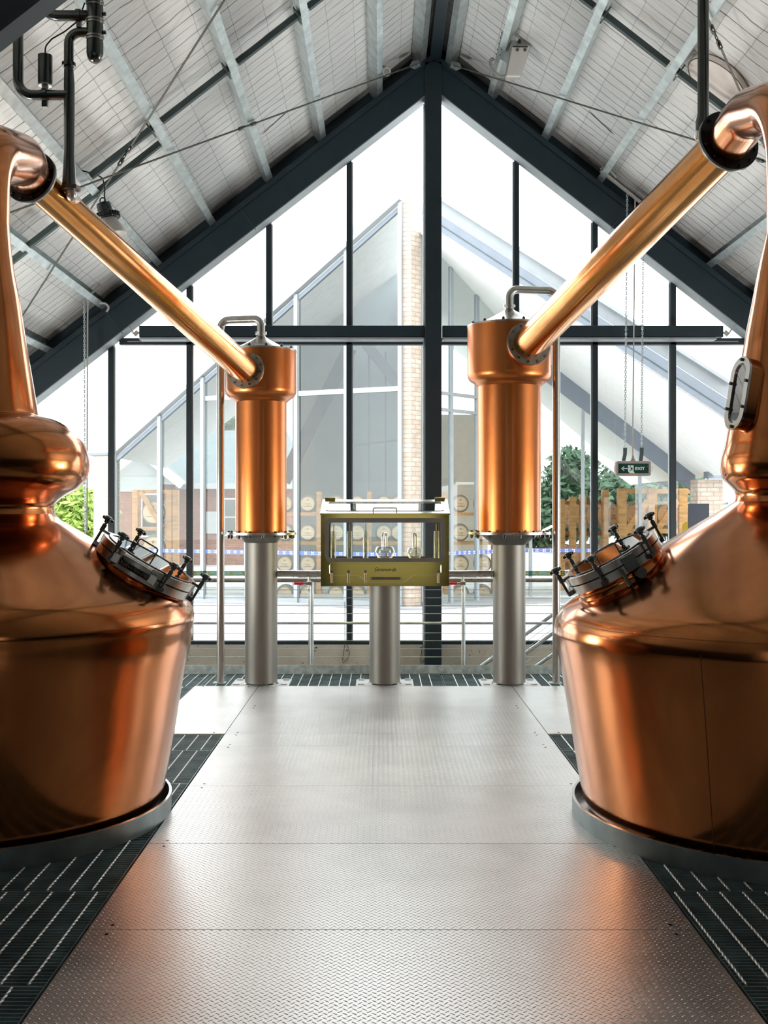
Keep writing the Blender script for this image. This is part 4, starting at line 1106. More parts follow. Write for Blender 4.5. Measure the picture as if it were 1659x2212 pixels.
mb.prism([SS(615, 1165), SS(700, 1150), SS(705, 1165), SS(620, 1180)], W); mb.prism([SS(735, 1155), SS(775, 1180), SS(770, 1205), SS(762, 1200), SS(730, 1172)], W)
mb.prism([SS(715, 1225), SS(735, 1240), SS(665, 1295), SS(650, 1285)], W); mb.prism([SS(730, 1240), SS(775, 1245), SS(775, 1258), SS(735, 1258)], W)
mesh('running_figure', mb, 'sign_green', r)
mb = MB().prism([SS(420, 1188), SS(585, 1188), SS(585, 1210), SS(420, 1210)], W)
mb.prism([SS(360, 1200), SS(455, 1115), SS(472, 1130), SS(395, 1200)], W); mb.prism([SS(360, 1200), SS(395, 1200), SS(472, 1268), SS(455, 1283)], W)
mesh('arrow', mb, 'sign_white', r)
M = Matrix.Translation(SS(1028, 1245)) @ Matrix.Rotation(PI / 2, 4, 'X') @ Matrix.Diagonal((1.18, 1, 1, 1))
mesh('exit_lettering', text_mb('EXIT', .046, M, .0006, .0016), 'sign_white', r)
mesh('test_light', MB().disc(SS(1290, 1118), (0, -1, 0), .004, .001, 10), 'leaf_bright', r)
mesh('maker_badge', MB().prism([SS(720, 1390), SS(915, 1385), SS(900, 1412), SS(705, 1420)], (0, -.001, 0)), 'gold_ink', r)
for x in (125, 1470): mesh('side_latch', MB().tube(fillet([S(x + (60 if x < 700 else -40), 1100, .04), S(x, 1100, .04), S(x, 1305, .04), S(x + (60 if x < 700 else -40), 1305, .04)], .01), .005, 8), 'steel_bright', r)
for x0, x1 in ((505, 450), (1100, 1065)):
    mesh('hanger_strap', MB().prism([S(x0 - 70, 450, .04), S(x0 + 70, 450, .04), S(x0 + 65, 670, .04), S(x1 + 65, 925, .04), S(x1 - 65, 925, .04), S(x0 - 70, 670, .04)], (0, .004, 0)), 'strut_dark', r)
mesh('cable_gland', MB().lathe([(.032, 0), (.032, .01), (.022, .014), (.022, .03), (.012, .034), (.012, .06), (.007, .065)], S(785, 928, .04), n=20), 'sign_housing', r)
zt = roofpt(1372, 420, T_PUR - .05)
mesh('drop_conduit', MB().tube([S(780, 880, .04), S(776, 0, .04), P(1372, 425, ye)], .008, 10), 'grey_plastic', r)
mesh('chain', chain(S(495, 430, .04), P(1355, 420, ye + .04)), 'galvanised', r); mesh('chain', chain(S(1090, 420, .04), P(1390, 448, ye + .04)), 'galvanised', r)
mesh('support_rail', MB().beam(P(1298, 368, ye + .04), P(1402, 452, ye + .04), .05, .022), 'grey_plastic', r)
mesh('feed_cable', MB().tube(fillet([P(1298, 366, ye), P(1305, 358, ye), P(1322, 372, ye), P(1332, 384, ye)], .05), .013, 10), 'grey_plastic', r)
# hanging loop cords by the glass
for px, lab in ((745, 'thin black cord loop hanging below the glass left of the spirit safe column'), (913, 'thin black cord loop hanging beside the tall post')):
    y = ZW - .075
    pts = [P(px, 1300, y), P(px, 1392, y), P(px - 5, 1425, y), P(px - 4, 1432, y), P(px + 5, 1425, y), P(px + 10, 1412, y), P(px + 6, 1394, y), P(px + 4, 1300, y)]
    solo('cord_loop', MB().tube(pts, .0035, 6, False), 'rubber', lab, 'cord', 'cord loops on the glass')
# green film strip with crosses on our glass
YG = ZW + .022
def xmark(mb, c, s, ux=V((1, 0, 0)), dn=V((0, -.0015, 0))):
    for a in (PI / 4, -PI / 4):
        for q in (-1, 1):
            d = (ux * math.cos(a) + V((0, 0, 1)) * math.sin(a)) * q; e = (ux * -math.sin(a) + V((0, 0, 1)) * math.cos(a))
            mb.prism([c + d * s * .16 - e * s * .10, c + d * s * .62 - e * s * .17, c + d * s * .62 + e * s * .17, c + d * s * .16 + e * s * .10], dn)
r = thing('manifestation_strip', 'translucent green safety strip with gold crosses across the lower gable glass', 'safety strip', (0, YG, PZ(1244, YG)))
mesh('strip_film', MB().bb((XL + .3, YG, PZ(1244, YG)), (XRT - .3, YG + .001, PZ(1233, YG))), 'glass_film', r)
mb = MB(); x = XL + .5
while x < XRT - .4:
    xmark(mb, V((x, YG - .0005, PZ(1238.5, YG))), .045); x += .145
mesh('gold_crosses', mb, 'gold_ink', r)

# ------------------------------------------------------------------ outside
struct('ground', MB().bb((-45, ZW + .2, -.3), (45, 70, 0)).bb((-45, YB - .15, -.3), (XL - .15, ZW + .2, 0)).bb((XRT + .15, YB - .15, -.3), (45, ZW + .2, 0)).bb((-45, -40, -.3), (45, YB - .15, 0)), 'paving')
C0 = V((.546, 19.9, 0)); eL = V((-5.3, 22.6, 0)); uL = (eL - C0).normalized(); uR = V((1.55, 1.75, 0)).normalized()
solo('forecourt_kerb', MB().prism([C0 + uL * 7.6 + V((0, -.9, 0)), C0 + V((-.1, -.5, 0)), C0 + V((.3, -.55, 0)), C0 + V((2.4, .9, 0)), V((8, 21.3, 0)), V((8, 22.25, 0)), C0 + uR * 2.2 + V((0, .3, 0)), C0 + V((.1, .4, 0)), eL + V((-.5, .1, 0))][::-1], (0, 0, .02)), 'asphalt', 'grey paved apron along the foot of the glass building', 'paving', origin=C0)
bd = thing('glass_building', 'glass and steel gabled barrel store with a brick corner pillar outside the window', 'building', C0)
def zline(px, py, y): return PZ(py, y)
A = C0 + uL * .20; Bp = C0 + uR * .30; D = A + Bp - C0
zp = PZ(424, 19.9)
mb = MB(); base = [C0, A, D, Bp]
tops = [V((p.x, p.y, zp + h)) for p, h in zip(base, (.06, -.10, .05, -.10))]
mb.add(base + tops, [(3, 2, 1, 0), (4, 5, 6, 7), (0, 1, 5, 4), (1, 2, 6, 5), (2, 3, 7, 6), (3, 0, 4, 7)])
mesh('brick_pillar', mb, 'brick_pale', bd)
# left facade
zE = 2.81
def fl(px):    # point on the left facade line at a pixel column
    k = (px - CX) / F; # x = k*y ; C0 + uL*t
    t = (k * C0.y - C0.x) / (uL.x - k * uL.y); return C0 + uL * t
def ztopL(p): t = (p - A).length / (eL - A).length; return (zp - .08) + (zE - (zp - .08)) * t
nL = V((-uL.y, uL.x, 0)); nL = nL if nL.y < 0 else -nL
cols = [868, 750, 642, 535, 440, 347, 256]
pts = [A] + [fl(c) for c in cols[1:-1]] + [eL]
for i in range(len(pts) - 1):
    a, b = pts[i], pts[i + 1]
    mb = MB().add([V((a.x, a.y, .05)), V((b.x, b.y, .05)), V((b.x, b.y, ztopL(b) - .05)), V((a.x, a.y, ztopL(a) - .05))], [(0, 1, 2, 3)])
    mesh('facade_pane', mb, 'glass_tinted', bd)
for p in pts:
    mesh('facade_mullion', MB().beam(V((p.x, p.y, 0)) + nL * .02, V((p.x, p.y, ztopL(p))) + nL * .02, .075, .10, nL), 'frame_light', bd)
ztr = 3.87
for i in range(3):
    a, b = pts[i], pts[i + 1]
    mesh('facade_transom', MB().beam(V((a.x, a.y, ztr)) + nL * .02, V((b.x, b.y, ztr)) + nL * .02, .05, .09), 'frame_light', bd)
for i in range(3, 5):
    a, b = pts[i], pts[i + 1]
    if ztopL(b) > ztr: mesh('facade_transom', MB().beam(V((a.x, a.y, ztr)), V((b.x, b.y, ztr)), .05, .09), 'frame_light', bd)
mesh('sill_rail', MB().beam(A + V((0, 0, .05)), eL + V((0, 0, .05)), .06, .10), 'frame_light', bd)
a3 = V((A.x, A.y, ztopL(A))) + nL * .05; b3 = V((eL.x, eL.y, ztopL(eL))) + nL * .05
mesh('rake_cap', MB().beam(a3 + V((0, 0, .05)), b3 + V((0, 0, .05)), .16, .07), 'frame_light', bd)
mesh('rake_frame', MB().beam(a3 - V((0, 0, .10)) - nL * .04, b3 - V((0, 0, .10)) - nL * .04, .05, .07), 'fascia_grey', bd)
mesh('eave_pier', MB().prism([eL, eL + uL * .55, eL + uL * .55 + V((0, .4, 0)), eL + V((0, .4, 0))], (0, 0, zE + .02)), 'brick_pale', bd)
mesh('pier_cap', MB().prism([eL + nL * .05, eL + uL * .65 + nL * .05, eL + uL * .65 + V((0, .45, 0)), eL + V((0, .45, 0))], (0, 0, .05)).xf(Matrix.Translation((0, 0, zE + .02))), 'fascia_grey', bd)
# right: roof soffit plane z = zs - .768*(x-4.3)
ys_ = 22.3
def zsof(x): return 3.87 - .768 * (x - 4.3)
def sofpt(px, py):
    kx = (px - CX) / F; kz = -(py - CY) / F; y = (3.87 + .768 * 4.3 - H) / (kz + .768 * kx); return V((kx * y, y, H + kz * y))
f0 = sofpt(912, 480); f1 = sofpt(1000, 557); f2 = sofpt(1445, 829); f3 = sofpt(1575, 912)
xe = 6.25
poly = [f0, f2, f3, V((f3.x + .02, ys_ + 3, zsof(f3.x + .02))), V((xe - .1, ys_ + 4, zsof(xe - .1))), V((f0.x, ys_ + 4, zsof(f0.x)))]
mesh('roof_soffit', MB().prism([f0, f3, V((xe, f3.y + 1.2, zsof(xe))), V((xe, ys_ + 6, zsof(xe))), V((f0.x, ys_ + 6, zsof(f0.x)))], (0, 0, .04)), 'soffit_white', bd, 'white underside of the roof')
# fascia: band above the soffit edge, outer strip + upper cap
def up(p, h): return V((p.x, p.y, p.z + h))
h0, h3 = .60, .62
n_f = (f3 - f0).cross(V((0, 0, 1))).normalized(); n_f = n_f if n_f.y < 0 else -n_f
mesh('fascia_lower', MB().prism([f0, f3, up(f3, h3 * .55), up(f0, h0 * .55)], -n_f * .03), 'fascia_grey', bd)
mesh('fascia_upper', MB().prism([up(f0, h0 * .56) - n_f * .08, up(f3, h3 * .56) - n_f * .08, up(f3, h3) - n_f * .08, up(f0, h0) - n_f * .08], -n_f * .03), 'frame_light', bd)
mesh('fascia_groove', MB().beam(up(f0, .16) + n_f * .006, up(f3, .16) + n_f * .006, .01, .012), 'strut_dark', bd)
mesh('fascia_cap', MB().beam(up(f0, h0) , up(f3, h3), .14, .05), 'frame_light', bd)
# right angled glazing and frontal glazing
g0 = Bp; g1 = C0 + uR * 2.6; g2 = V((6.1, ys_, 0))
g1 = V((2.25, 21.75, 0)); 
def rpane(a, b, za0, zb0, za1, zb1, mat='glass_tinted'):
    mesh('facade_pane', MB().add([V((a.x, a.y, za0)), V((b.x, b.y, zb0)), V((b.x, b.y, zb1)), V((a.x, a.y, za1))], [(0, 1, 2, 3)]), mat, bd)
def gr(px, y0=None):
    k = (px - CX) / F; d = g1 - g0; t = (k * g0.y - g0.x) / (d.x - k * d.y); return g0 + d * t
q = [g0, gr(974), gr(1030), g1]
for i in range(3):
    a, b = q[i], q[i + 1]; rpane(a, b, .05, .05, zsof(a.x), zsof(b.x))
for p in q[:]: mesh('facade_mullion', MB().beam(V((p.x, p.y, 0)), V((p.x, p.y, zsof(p.x))), .07, .07, V((1, -1, 0))), 'frame_light', bd)
for z in (3.55, 3.85): mesh('door_head', MB().beam(V((g0.x, g0.y, z)), V((g1.x, g1.y, z)), .05, .06), 'frame_light', bd)
xs = [g1.x] + [PX(p, ys_) for p in (1146, 1259, 1382)] + [6.15]
for i in range(len(xs) - 1):
    a = V((xs[i], ys_, 0)); b = V((xs[i + 1], ys_, 0)); rpane(a, b, .05, .05, zsof(a.x) , zsof(b.x))
for x in xs: mesh('facade_mullion', MB().bb((x - .03, ys_ - .04, 0), (x + .03, ys_ + .04, zsof(x))), 'frame_light', bd)
mesh('raking_frame', MB().prism([V((g1.x, ys_ - .05, zsof(g1.x) - .42)), V((6.2, ys_ - .05, zsof(6.2) - .36)), V((6.2, ys_ - .05, zsof(6.2))), V((g1.x, ys_ - .05, zsof(g1.x)))], (0, .06, 0)), 'fascia_grey', bd)
mesh('eave_beam', MB().bb((6.15, 21.2, zsof(6.25) - .05), (8.6, 21.5, zsof(6.25) + .38)), 'fascia_grey', bd)
mesh('brick_pier', MB().bb((PX(1507, 21.6), 21.6, 0), (PX(1562, 21.6), 22.1, zsof(6.25) - .06)), 'brick_pale', bd)
# inner building mass
mesh('rear_wall', MB().bb((1.4, 27.9, 0), (2.65, 28.0, 4.1)), 'render_cream', bd)
mesh('room_floor', MB().prism([A + V((0, .3, 0)), g1 + V((0, .3, 0)), V((6.1, ys_ + .2, 0)), V((6.1, 27.8, 0)), V((-5, 27.8, 0)), eL + V((0, .4, 0))], (0, 0, .02)), 'paving', bd)
za_, ze2 = ztopL(A) - .03, zE - .03
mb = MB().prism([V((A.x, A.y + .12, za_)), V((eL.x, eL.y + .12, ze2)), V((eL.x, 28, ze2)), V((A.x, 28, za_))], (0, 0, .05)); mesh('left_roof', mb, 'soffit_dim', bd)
yi = 25.6  # panels below imitate reflections in the facade glass
mesh('reflection_panel', MB().prism([V((PX(632, yi), yi, 0)), V((PX(760, yi), yi, 0)), V((PX(760, yi), yi, PZ(640, yi))), V((PX(632, yi), yi, PZ(760, yi)))], (0, .1, 0)), 'reflected_grey', bd, 'grey green panel standing in for a reflection')
mesh('reflection_panel', MB().bb((PX(761, yi), yi + .3, 0), (PX(880, yi), yi + .4, PZ(480, yi))), 'reflected_pale', bd, 'pale panel standing in for a sky reflection')
def dbeam(a, b, w, y, m='strut_dark'): mesh('rafter_reflection', MB().beam(P(*a, y), P(*b, y), .12, w, V((0, 1, 0)) if 0 else V((0, 0, 1))), m, bd)
dbeam((756, 752), (612, 1040), .30, 24.6); dbeam((790, 742), (872, 845), .22, 24.7, 'fascia_grey')  # dark beams shaped like the gable rafters mirrored in the glass
for px in (763, 797, 833): mesh('mullion_reflection', MB().bb((PX(px, 24.9) - .02, 24.88, 0), (PX(px, 24.9) + .02, 24.92, PZ(760, 24.9))), 'fascia_grey', bd)
mesh('transom_reflection', MB().beam(P(763, 962, 24.88), P(866, 950, 24.88), .04, .04), 'fascia_grey', bd)  # bars here imitate mullions reflected along with the sky
# blue strip
def strip(a, b, z0, h, lab, step=.145):
    d = (b - a).normalized(); n = d.cross(V((0, 0, 1))).normalized(); n = n if n.y < 0 else -n
    s = mesh('safety_strip', MB().prism([V((a.x, a.y, z0)) + n * .01, V((b.x, b.y, z0)) + n * .01, V((b.x, b.y, z0 + h)) + n * .01, V((a.x, a.y, z0 + h)) + n * .01], n * .002), 'film_blue', bd, lab)
    mb = MB(); L = (b - a).length; t = step / 2
    while t < L - .03:
        p = a + d * t; xmark(mb, V((p.x, p.y, z0 + h / 2)) + n * .013, h * .82, d, n * .002); t += step
    mesh('strip_crosses', mb, 'film_white', s)
for i in range(len(pts) - 1): strip(pts[i] + uL * .05, pts[i + 1] - uL * .05, .895, .073, 'blue safety strip with white crosses')
dd = (g1 - g0).normalized(); strip(g0 + dd * .1, g1 - dd * .05, .895, .073, 'blue safety strip with white crosses')
for i in range(len(xs) - 1): strip(V((xs[i] + .05, ys_ - .01, 0)), V((xs[i + 1] - .05, ys_ - .01, 0)), .895, .073, 'blue safety strip with white crosses')

# barrels
def barrel(r, L):
    root = thing('barrel', 'x', 'barrel', (0, 0, 0))
    pr = [(r * .80, -L / 2), (r * .90, -L * .3), (r, 0), (r * .90, L * .3), (r * .80, L / 2)]
    mesh('staves', MB().lathe(smooth_prof(pr, 3), (0, 0, 0), (0, 1, 0), 28), 'timber_stave', root)
    mesh('head', MB().disc((0, -L / 2 + .012, 0), (0, 1, 0), r * .79, .01, 28).disc((0, L / 2 - .022, 0), (0, 1, 0), r * .79, .01, 28), 'timber_head', root)
    mb = MB()
    for h, q in ((-.47, .83), (-.36, .90), (-.15, 1.0), (.15, 1.0), (.36, .90), (.47, .83)): mb.annulus((0, h * L, 0), (0, 1, 0), r * q - .004, r * q + .005, .03, 28)
    mesh('hoops', mb, 'hoop', root)
    mb = MB(); xmark(mb, V((0, -L / 2 + .011, r * .42)), r * .17)
    for k, (w, o) in enumerate(((.30, .02), (.22, .05), (.5, -.02))): mb.bb((-r * w + r * o, -L / 2 + .010, -r * (.05 + .14 * k)), (r * w + r * o, -L / 2 + .0115, -r * (.05 + .14 * k) + r * .035))
    mesh('head_stencil', mb, 'ink_black', root)
    return root
b0 = barrel(.178, .50); first = [True]
rown = ['bottom', 'second', 'third', 'top']
def place(px, y, z, lab, group, proto, used):
    loc = V((PX(px, y), y, z))
    if proto.get('used'):
        return dup(proto, loc, lab, group)
    proto['used'] = 1; proto.location = loc; proto['label'] = lab; proto['group'] = group; return proto
YBR = 23.2
zr = [PZ(1281, YBR), PZ(1217, YBR), PZ(1150, YBR), PZ(1088, YBR)]
cp = [(617, 'left of the pale mullion by the left column'), (666, 'just left of the spirit safe'), (727, 'behind the left end of the spirit safe'), (772, 'left of the middle rack post'), (829, 'right of the middle rack post'), (861, 'half behind the brick pillar')]
for ri, z in enumerate(zr):
    for px, wh in cp: place(px, YBR, z, 'small cask, %s row, %s' % (rown[ri], wh), 'casks on the left rack', b0, None)
for ri, z in enumerate(zr):
    for px, wh in ((993, 'next to the tall post'), (1042, 'beside the right condenser')):
        place(px, YBR, z, 'small cask, %s row, %s' % (rown[ri], wh), 'casks on the door side rack', b0, None)
def rack(x0, x1, posts, y, levels, lab, depth=.5):
    r = thing('barrel_rack', lab, 'rack', (PX((x0 + x1) / 2, y), y, .02), 'timber barrel racks')
    for p in posts:
        for yy in (y - depth / 2, y + depth / 2): mesh('rack_post', MB().bb((PX(p, y) - .045, yy - .045, .02), (PX(p, y) + .045, yy + .045, levels[-1] + .45)), 'timber', r)
    for z in levels:
        for yy in (y - depth / 2, y + depth / 2): mesh('rack_beam', MB().bb((PX(x0, y), yy - .03, z - .04), (PX(x1, y), yy + .03, z + .03)), 'timber', r)
    return r
lv = [z - .178 - .03 for z in zr]
rack(590, 888, (590, 690, 798, 887), YBR, lv, 'orange timber rack of casks behind the glass, left of the brick pillar')
rack(960, 1075, (962, 1068), YBR, lv, 'orange timber rack of casks behind the glass, right of the tall post')
# big casks in timber frames, right
b1 = barrel(.29, .75)
YB2 = 24.6
zb = [PZ(1205, YB2) , PZ(1112, YB2)]
for ri, z in enumerate(zb):
    for px, wh in ((1366, 'left bay'), (1434, 'middle bay'), (1500, 'right bay')):
        place(px, YB2, z, 'large cask in the braced timber stand, %s level, %s' % (('lower', 'upper')[ri], wh), 'casks in the braced frame', b1, None)
    for k in range(5):
        px = 1222 + 24 * k; o = place(px, YB2 + .5, z, 'large cask in the close post row, %s level, %s from the left' % (('lower', 'upper')[ri], ordn[k]), 'casks in the right hand row', b1, None); o.scale = (.42, 1, 1)
r = thing('barrel_stand', 'heavy timber frame with diagonal braces holding large casks at the right', 'rack', (PX(1400, 24), 24, .02))
for px in (1343, 1408, 1474): mesh('frame_post', MB().bb((PX(px - 9, 24), 24 - .09, .02), (PX(px + 9, 24), 24.09, PZ(1055, 24))), 'timber', r)
for px in (1343, 1408, 1474): mesh('diagonal_brace', MB().beam(P(px + 2, 1158, 23.95), P(px + 56, 1082, 23.95), .09, .12), 'timber', r)
for py in (1060, 1146, 1220): mesh('frame_beam', MB().bb((PX(1335, 24), 23.95, PZ(py + 6, 24)), (PX(1520, 24), 24.05, PZ(py - 4, 24))), 'timber', r)
r = thing('barrel_stand', 'row of close set timber posts holding casks behind the glass, left of the exit sign', 'rack', (PX(1260, 24.2), 24.2, .02))
for k, px in enumerate((1212, 1236, 1258, 1281, 1306)): mesh('frame_post', MB().bb((PX(px - 6, 24.2), 24.1, .02), (PX(px + 7, 24.2), 24.3, PZ(1078 - 5 * k, 24.2))), 'timber', r)
for py in (1085, 1152, 1220): mesh('frame_beam', MB().bb((PX(1205, 24.2), 24.3, PZ(py + 5, 24.2)), (PX(1316, 24.2), 24.36, PZ(py - 4, 24.2))), 'timber', r)
# left frame with cask by the eave
r = thing('barrel_stand', 'timber frame with one brace beside the brick house view at the far left', 'rack', (PX(330, 24.5), 24.5, .02))
for px in (293, 366, 380): mesh('frame_post', MB().bb((PX(px - 6, 24.5), 24.42, .02), (PX(px + 6, 24.5), 24.58, PZ(1058, 24.5))), 'timber', r)
mesh('diagonal_brace', MB().beam(P(303, 1062, 24.4), P(352, 1140, 24.4), .08, .1), 'timber', r)
for py in (1062, 1142, 1220): mesh('frame_beam', MB().bb((PX(288, 24.5), 24.45, PZ(py + 4, 24.5)), (PX(385, 24.5), 24.55, PZ(py - 4, 24.5))), 'timber', r)
for z, l in ((PZ(1107, 24.8), 'upper'), (PZ(1182, 24.8), 'lower')): place(338, 24.8, z, 'large cask in the timber stand at far left, %s level' % l, 'casks in the far left frame', b1, None)
del b0['used']; del b1['used']
# sign board and gold disc
r = thing('notice_board', 'dark navy board standing by the brick pier, behind the right still', 'sign', (PX(1510, 21), 21.03, 0))
mesh('board', MB().bb((PX(1488, 21.0), 21.0, PZ(1165, 21)), (PX(1532, 21.0), 21.05, PZ(1088, 21))), 'sign_navy', r)
mesh('post', MB().bb((PX(1508, 21.03), 21.051, 0), (PX(1512, 21.03), 21.09, PZ(1120, 21))), 'strut_dark', r)
r = thing('gold_disc', 'gold disc sticker on the glass next to the navy board', 'sticker', P(1487, 1143, ys_ - .03))
mesh('disc', MB().disc(P(1487, 1141, ys_ - .02), (0, -1, 0), .135, .004, 32), 'gold_ink', r)
# brick house
YHs = 36.0
h = thing('brick_house', 'red brick house with slate roof and white gable seen through the glass at the left', 'house', (PX(400, YHs), YHs, 0))
xh0, xh1 = PX(255, YHs), PX(640, YHs); ze_ = PZ(1046, YHs)
mesh('brick_wall', MB().bb((xh0, YHs, 0), (xh1, YHs + 8, ze_)), 'brick_red', h)
mesh('main_roof', MB().add([V((xh0 - .3, YHs - .4, ze_)), V((xh1 + .3, YHs - .4, ze_)), V((xh1 - .6, YHs + 3.5, PZ(930, YHs + 3.5))), V((xh0 + .6, YHs + 3.5, PZ(930, YHs + 3.5))), V((xh0 - .3, YHs + 8, ze_)), V((xh1 + .3, YHs + 8, ze_))], [(0, 1, 2, 3), (3, 2, 5, 4), (1, 5, 2), (0, 3, 4)]), 'roof_slate', h)
mesh('gutter', MB().bb((PX(385, YHs), YHs - .5, ze_ - .16), (xh1 + .3, YHs - .38, ze_ + .02)), 'weatherboard', h)
yg = YHs - 1.4
mesh('gable_wall', MB().prism([P(225, 1046, yg), P(384, 1046, yg), P(300, 975, yg)], (0, 1.4, 0)), 'weatherboard', h)
mesh('porch_wall', MB().bb((PX(215, yg), yg, 0), (PX(352, yg), YHs, ze_ - .01)), 'brick_red', h)
mesh('porch_fascia', MB().bb((PX(222, yg), yg - .05, PZ(1062, yg)), (PX(352, yg), yg - .001, PZ(1030, yg))), 'weatherboard', h)
for a_, b_ in (((298, 970), (394, 1048)), ((302, 970), (215, 1040))): mesh('bargeboard', MB().beam(P(*a_, yg - .3), P(*b_, yg - .3), .08, .26), 'soffit_white', h)
mesh('gable_roof', MB().add([P(299, 966, yg - .35), P(396, 1046, yg - .35), V((PX(396, yg), YHs + 1.5, PZ(1046, yg))), V((PX(299, yg), YHs + 3, PZ(966, yg)))], [(0, 1, 2, 3)]), 'roof_slate', h)
def win(x0, x1, y0, y1, y):
    w = mesh('house_window', frame_face(y - .06, y - .001, [(PX(x1, y), PZ(y1, y)), (PX(x1, y), PZ(y0, y)), (PX(x0, y), PZ(y0, y)), (PX(x0, y), PZ(y1, y))], [(PX(x1 - 2, y), PZ(y1 - 3, y)), (PX(x1 - 2, y), PZ(y0 + 3, y)), (PX(x0 + 2, y), PZ(y0 + 3, y)), (PX(x0 + 2, y), PZ(y1 - 3, y))]), 'soffit_white', h)
    mesh('house_pane', MB().bb((PX(x0 + 2, y), y - .03, PZ(y1 - 3, y)), (PX(x1 - 2, y), y - .02, PZ(y0 + 3, y))), 'steel_dark', w)
    mesh('glazing_bar', MB().bb((PX(x0 + 2, y), y - .045, PZ((y0 + y1) / 2 + 1, y)), (PX(x1 - 2, y), y - .031, PZ((y0 + y1) / 2 - 1, y))), 'soffit_white', w)
win(484, 512, 1076, 1158, YHs); win(306, 344, 1066, 1160, yg)
mesh('wall_panel', MB().bb((PX(448, YHs), YHs - .3, PZ(1152, YHs)), (PX(472, YHs), YHs - .001, PZ(1105, YHs))), 'weatherboard', h)
# trees
def tree(px, y, w, zc, hh, mat, lab, name='tree', n=2600, leaf=.16, seed=1, group=None, trunk=.12):
    rnd = random.Random(seed); x = PX(px, y); t = thing(name, lab, 'tree', (x, y, 0), group)
    mb = MB(); vs = []; fs = []
    blobs = [(rnd.uniform(-.6, .6) * w, rnd.uniform(-.5, .5) * w, rnd.uniform(-.6, .6) * hh, rnd.uniform(.35, .6)) for _ in range(9)] + [(0, 0, 0, .8)]
    for i in range(n):
        bx, by, bz, br = blobs[rnd.randrange(len(blobs))]
        d = V((rnd.gauss(0, 1), rnd.gauss(0, 1), rnd.gauss(0, 1))).normalized() * (rnd.random() ** .33)
        c = V((x + bx + d.x * w * br, y + by + d.y * w * br, max(.1, zc + bz + d.z * hh * br)))
        u = V((rnd.gauss(0, 1), rnd.gauss(0, 1), rnd.gauss(0, 1))).normalized(); v = u.orthogonal().normalized()
        s = leaf * rnd.uniform(.5, 1.2); k = len(vs); vs += [c - u * s, c + v * s * .4, c + u * s, c - v * s * .4]; fs.append((k, k + 1, k + 2, k + 3))
    mb.add(vs, fs); mesh('foliage', mb, mat, t)
    mesh('trunk', MB().tube([(x, y, 0), (x + .05, y, zc * .5), (x, y, zc)], [trunk, trunk * .8, trunk * .4], 10), 'bark', t)
tree(178, 26.5, .95, 1.0, 1.55, 'leaf_bright', 'bright green bushy tree outside, seen past the left still', n=5200, leaf=.13, seed=3)
tree(100, 30, 1.2, 1.2, 1.6, 'leaf_bright', 'bright green shrub behind the left still neck', n=3000, leaf=.14, seed=4)
tree(490, 52, 2.2, 5.0, 1.6, 'leaf_dark', 'dark green tree rising behind the brick house roof', n=3000, leaf=.3, seed=5, trunk=.25)
tree(1420, 38, 2.6, 1.9, 1.5, 'leaf_dark', 'dark trees beyond the barrel store at the right', n=4200, leaf=.26, seed=6, trunk=.2)
tree(1290, 46, 2.4, 2.3, 2.0, 'leaf_dark', 'dark tree beyond the barrel store, behind the right vent pipe', n=4200, leaf=.26, seed=8, trunk=.2)
tree(1170, 54, 2.6, 2.0, 2.2, 'leaf_dark', 'dark tree beyond the barrel store, behind the right condenser', n=3200, leaf=.26, seed=9, trunk=.2)
solo('outbuilding', MB().bb((PX(1565, 30), 30, 0), (PX(1640, 30), 33, PZ(1092, 34))), 'render_cream', 'low cream outbuilding far behind the right still', 'building')

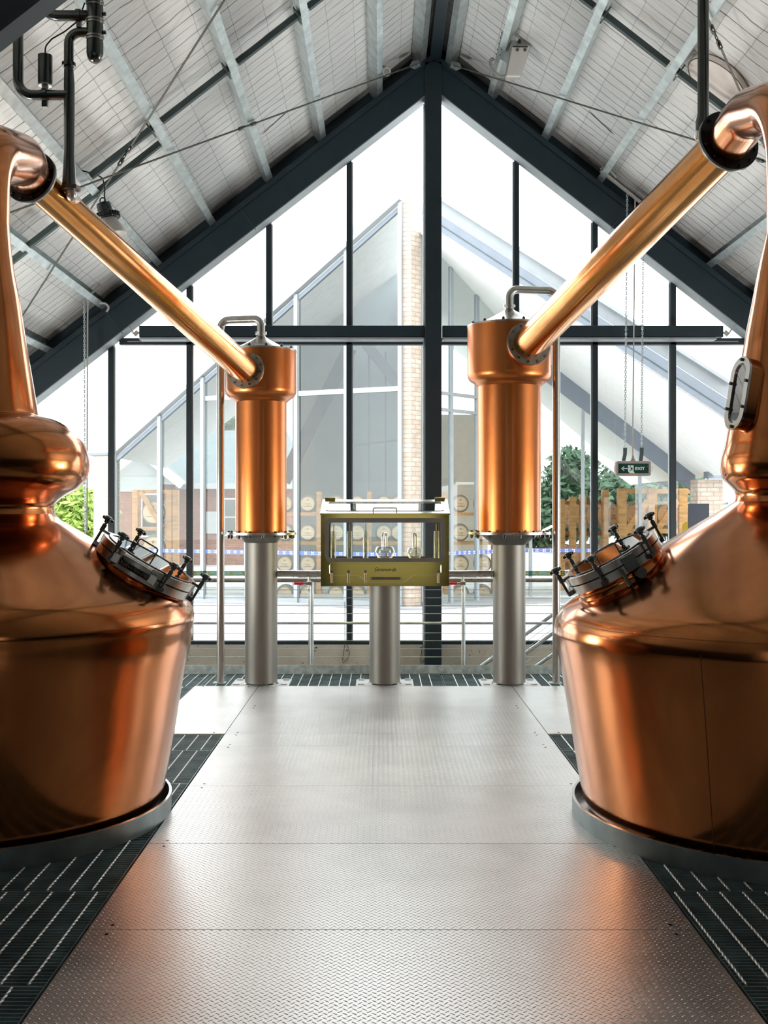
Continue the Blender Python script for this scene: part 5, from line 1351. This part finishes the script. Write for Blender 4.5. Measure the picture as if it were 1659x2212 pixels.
# ------------------------------------------------------------------ light and camera
w = bpy.data.worlds.new('overcast_sky'); scene.world = w; w.use_nodes = True
nt = w.node_tree; bg = nt.nodes['Background']
tc = nt.nodes.new('ShaderNodeTexCoord'); ns = nt.nodes.new('ShaderNodeTexNoise'); ns.inputs['Scale'].default_value = 2.0; ns.inputs['Detail'].default_value = 4
rp = nt.nodes.new('ShaderNodeValToRGB'); rp.color_ramp.elements[0].color = (.80, .85, .90, 1); rp.color_ramp.elements[1].color = (1, 1, 1, 1)
rp.color_ramp.elements[0].position = .35; rp.color_ramp.elements[1].position = .55
nt.links.new(tc.outputs['Generated'], ns.inputs[0]); nt.links.new(ns.outputs[0], rp.inputs[0]); nt.links.new(rp.outputs[0], bg.inputs[0])
bg.inputs[1].default_value = 5.5
# uplights added out of view behind the stills to brighten the ceiling
def lamp(loc, power, size, rot=(0, 0, 0), col=(1, .97, .92)):
    l = bpy.data.lights.new('fill_light', 'AREA'); l.energy = power; l.shape = 'DISK'; l.size = size; l.color = col
    o = bpy.data.objects.new('fill_light', l); COL.objects.link(o); o.location = loc; o.rotation_euler = rot
    return o
for x, sx in ((-4.0, 1), (5.1, -1)):
    u = thing('added_uplight', 'added fill uplight behind the %s still' % ('left' if sx > 0 else 'right'), 'light', (x, 8.7, .003), 'added fill uplights')
    mesh('fill_box', MB().bb((x - .45, 8.2, 1.0), (x + .45, 9.2, 1.06)), 'grey_plastic', u)
    for q in (-.4, .4): mesh('leg', MB().cyl((x + q, 8.7, .003), (x + q, 8.7, 1.0), .02, 10), 'grey_plastic', u)
    l = lamp((x, 8.7, 1.075), 230, 1); l.data.shape = 'RECTANGLE'; l.data.size = .85; l.data.size_y = .95; l.rotation_euler = (PI, sx * .45, 0)
l = bpy.data.lights.new('fill_spot', 'SPOT'); l.energy = 430; l.spot_size = 1.1; l.spot_blend = .6; l.shadow_soft_size = .08  # added spot without a fitting, lifts the rear panel mirrored in the brass
o = bpy.data.objects.new('fill_spot', l); COL.objects.link(o); o.location = (.1, -.2, 4.9)
o.rotation_euler = (V((.1, YB, 1.2)) - V((.1, -.2, 4.9))).to_track_quat('-Z', 'Y').to_euler()
cam = bpy.data.cameras.new('camera'); co = bpy.data.objects.new('camera', cam); COL.objects.link(co)
co.location = (0, 0, H); co.rotation_euler = (PI / 2, 0, 0)
cam.sensor_fit = 'VERTICAL'; cam.sensor_height = 36; cam.lens = 36 * F / 2212
cam.shift_x = (829.5 - CX) / 2212; cam.shift_y = (CY - 1106) / 2212
cam.clip_end = 300; cam.clip_start = .05
scene.camera = co
vs = scene.view_settings
vs.view_transform = 'Standard'; vs.look = 'None'; vs.gamma = 1; vs.use_curve_mapping = False; vs.exposure = 0
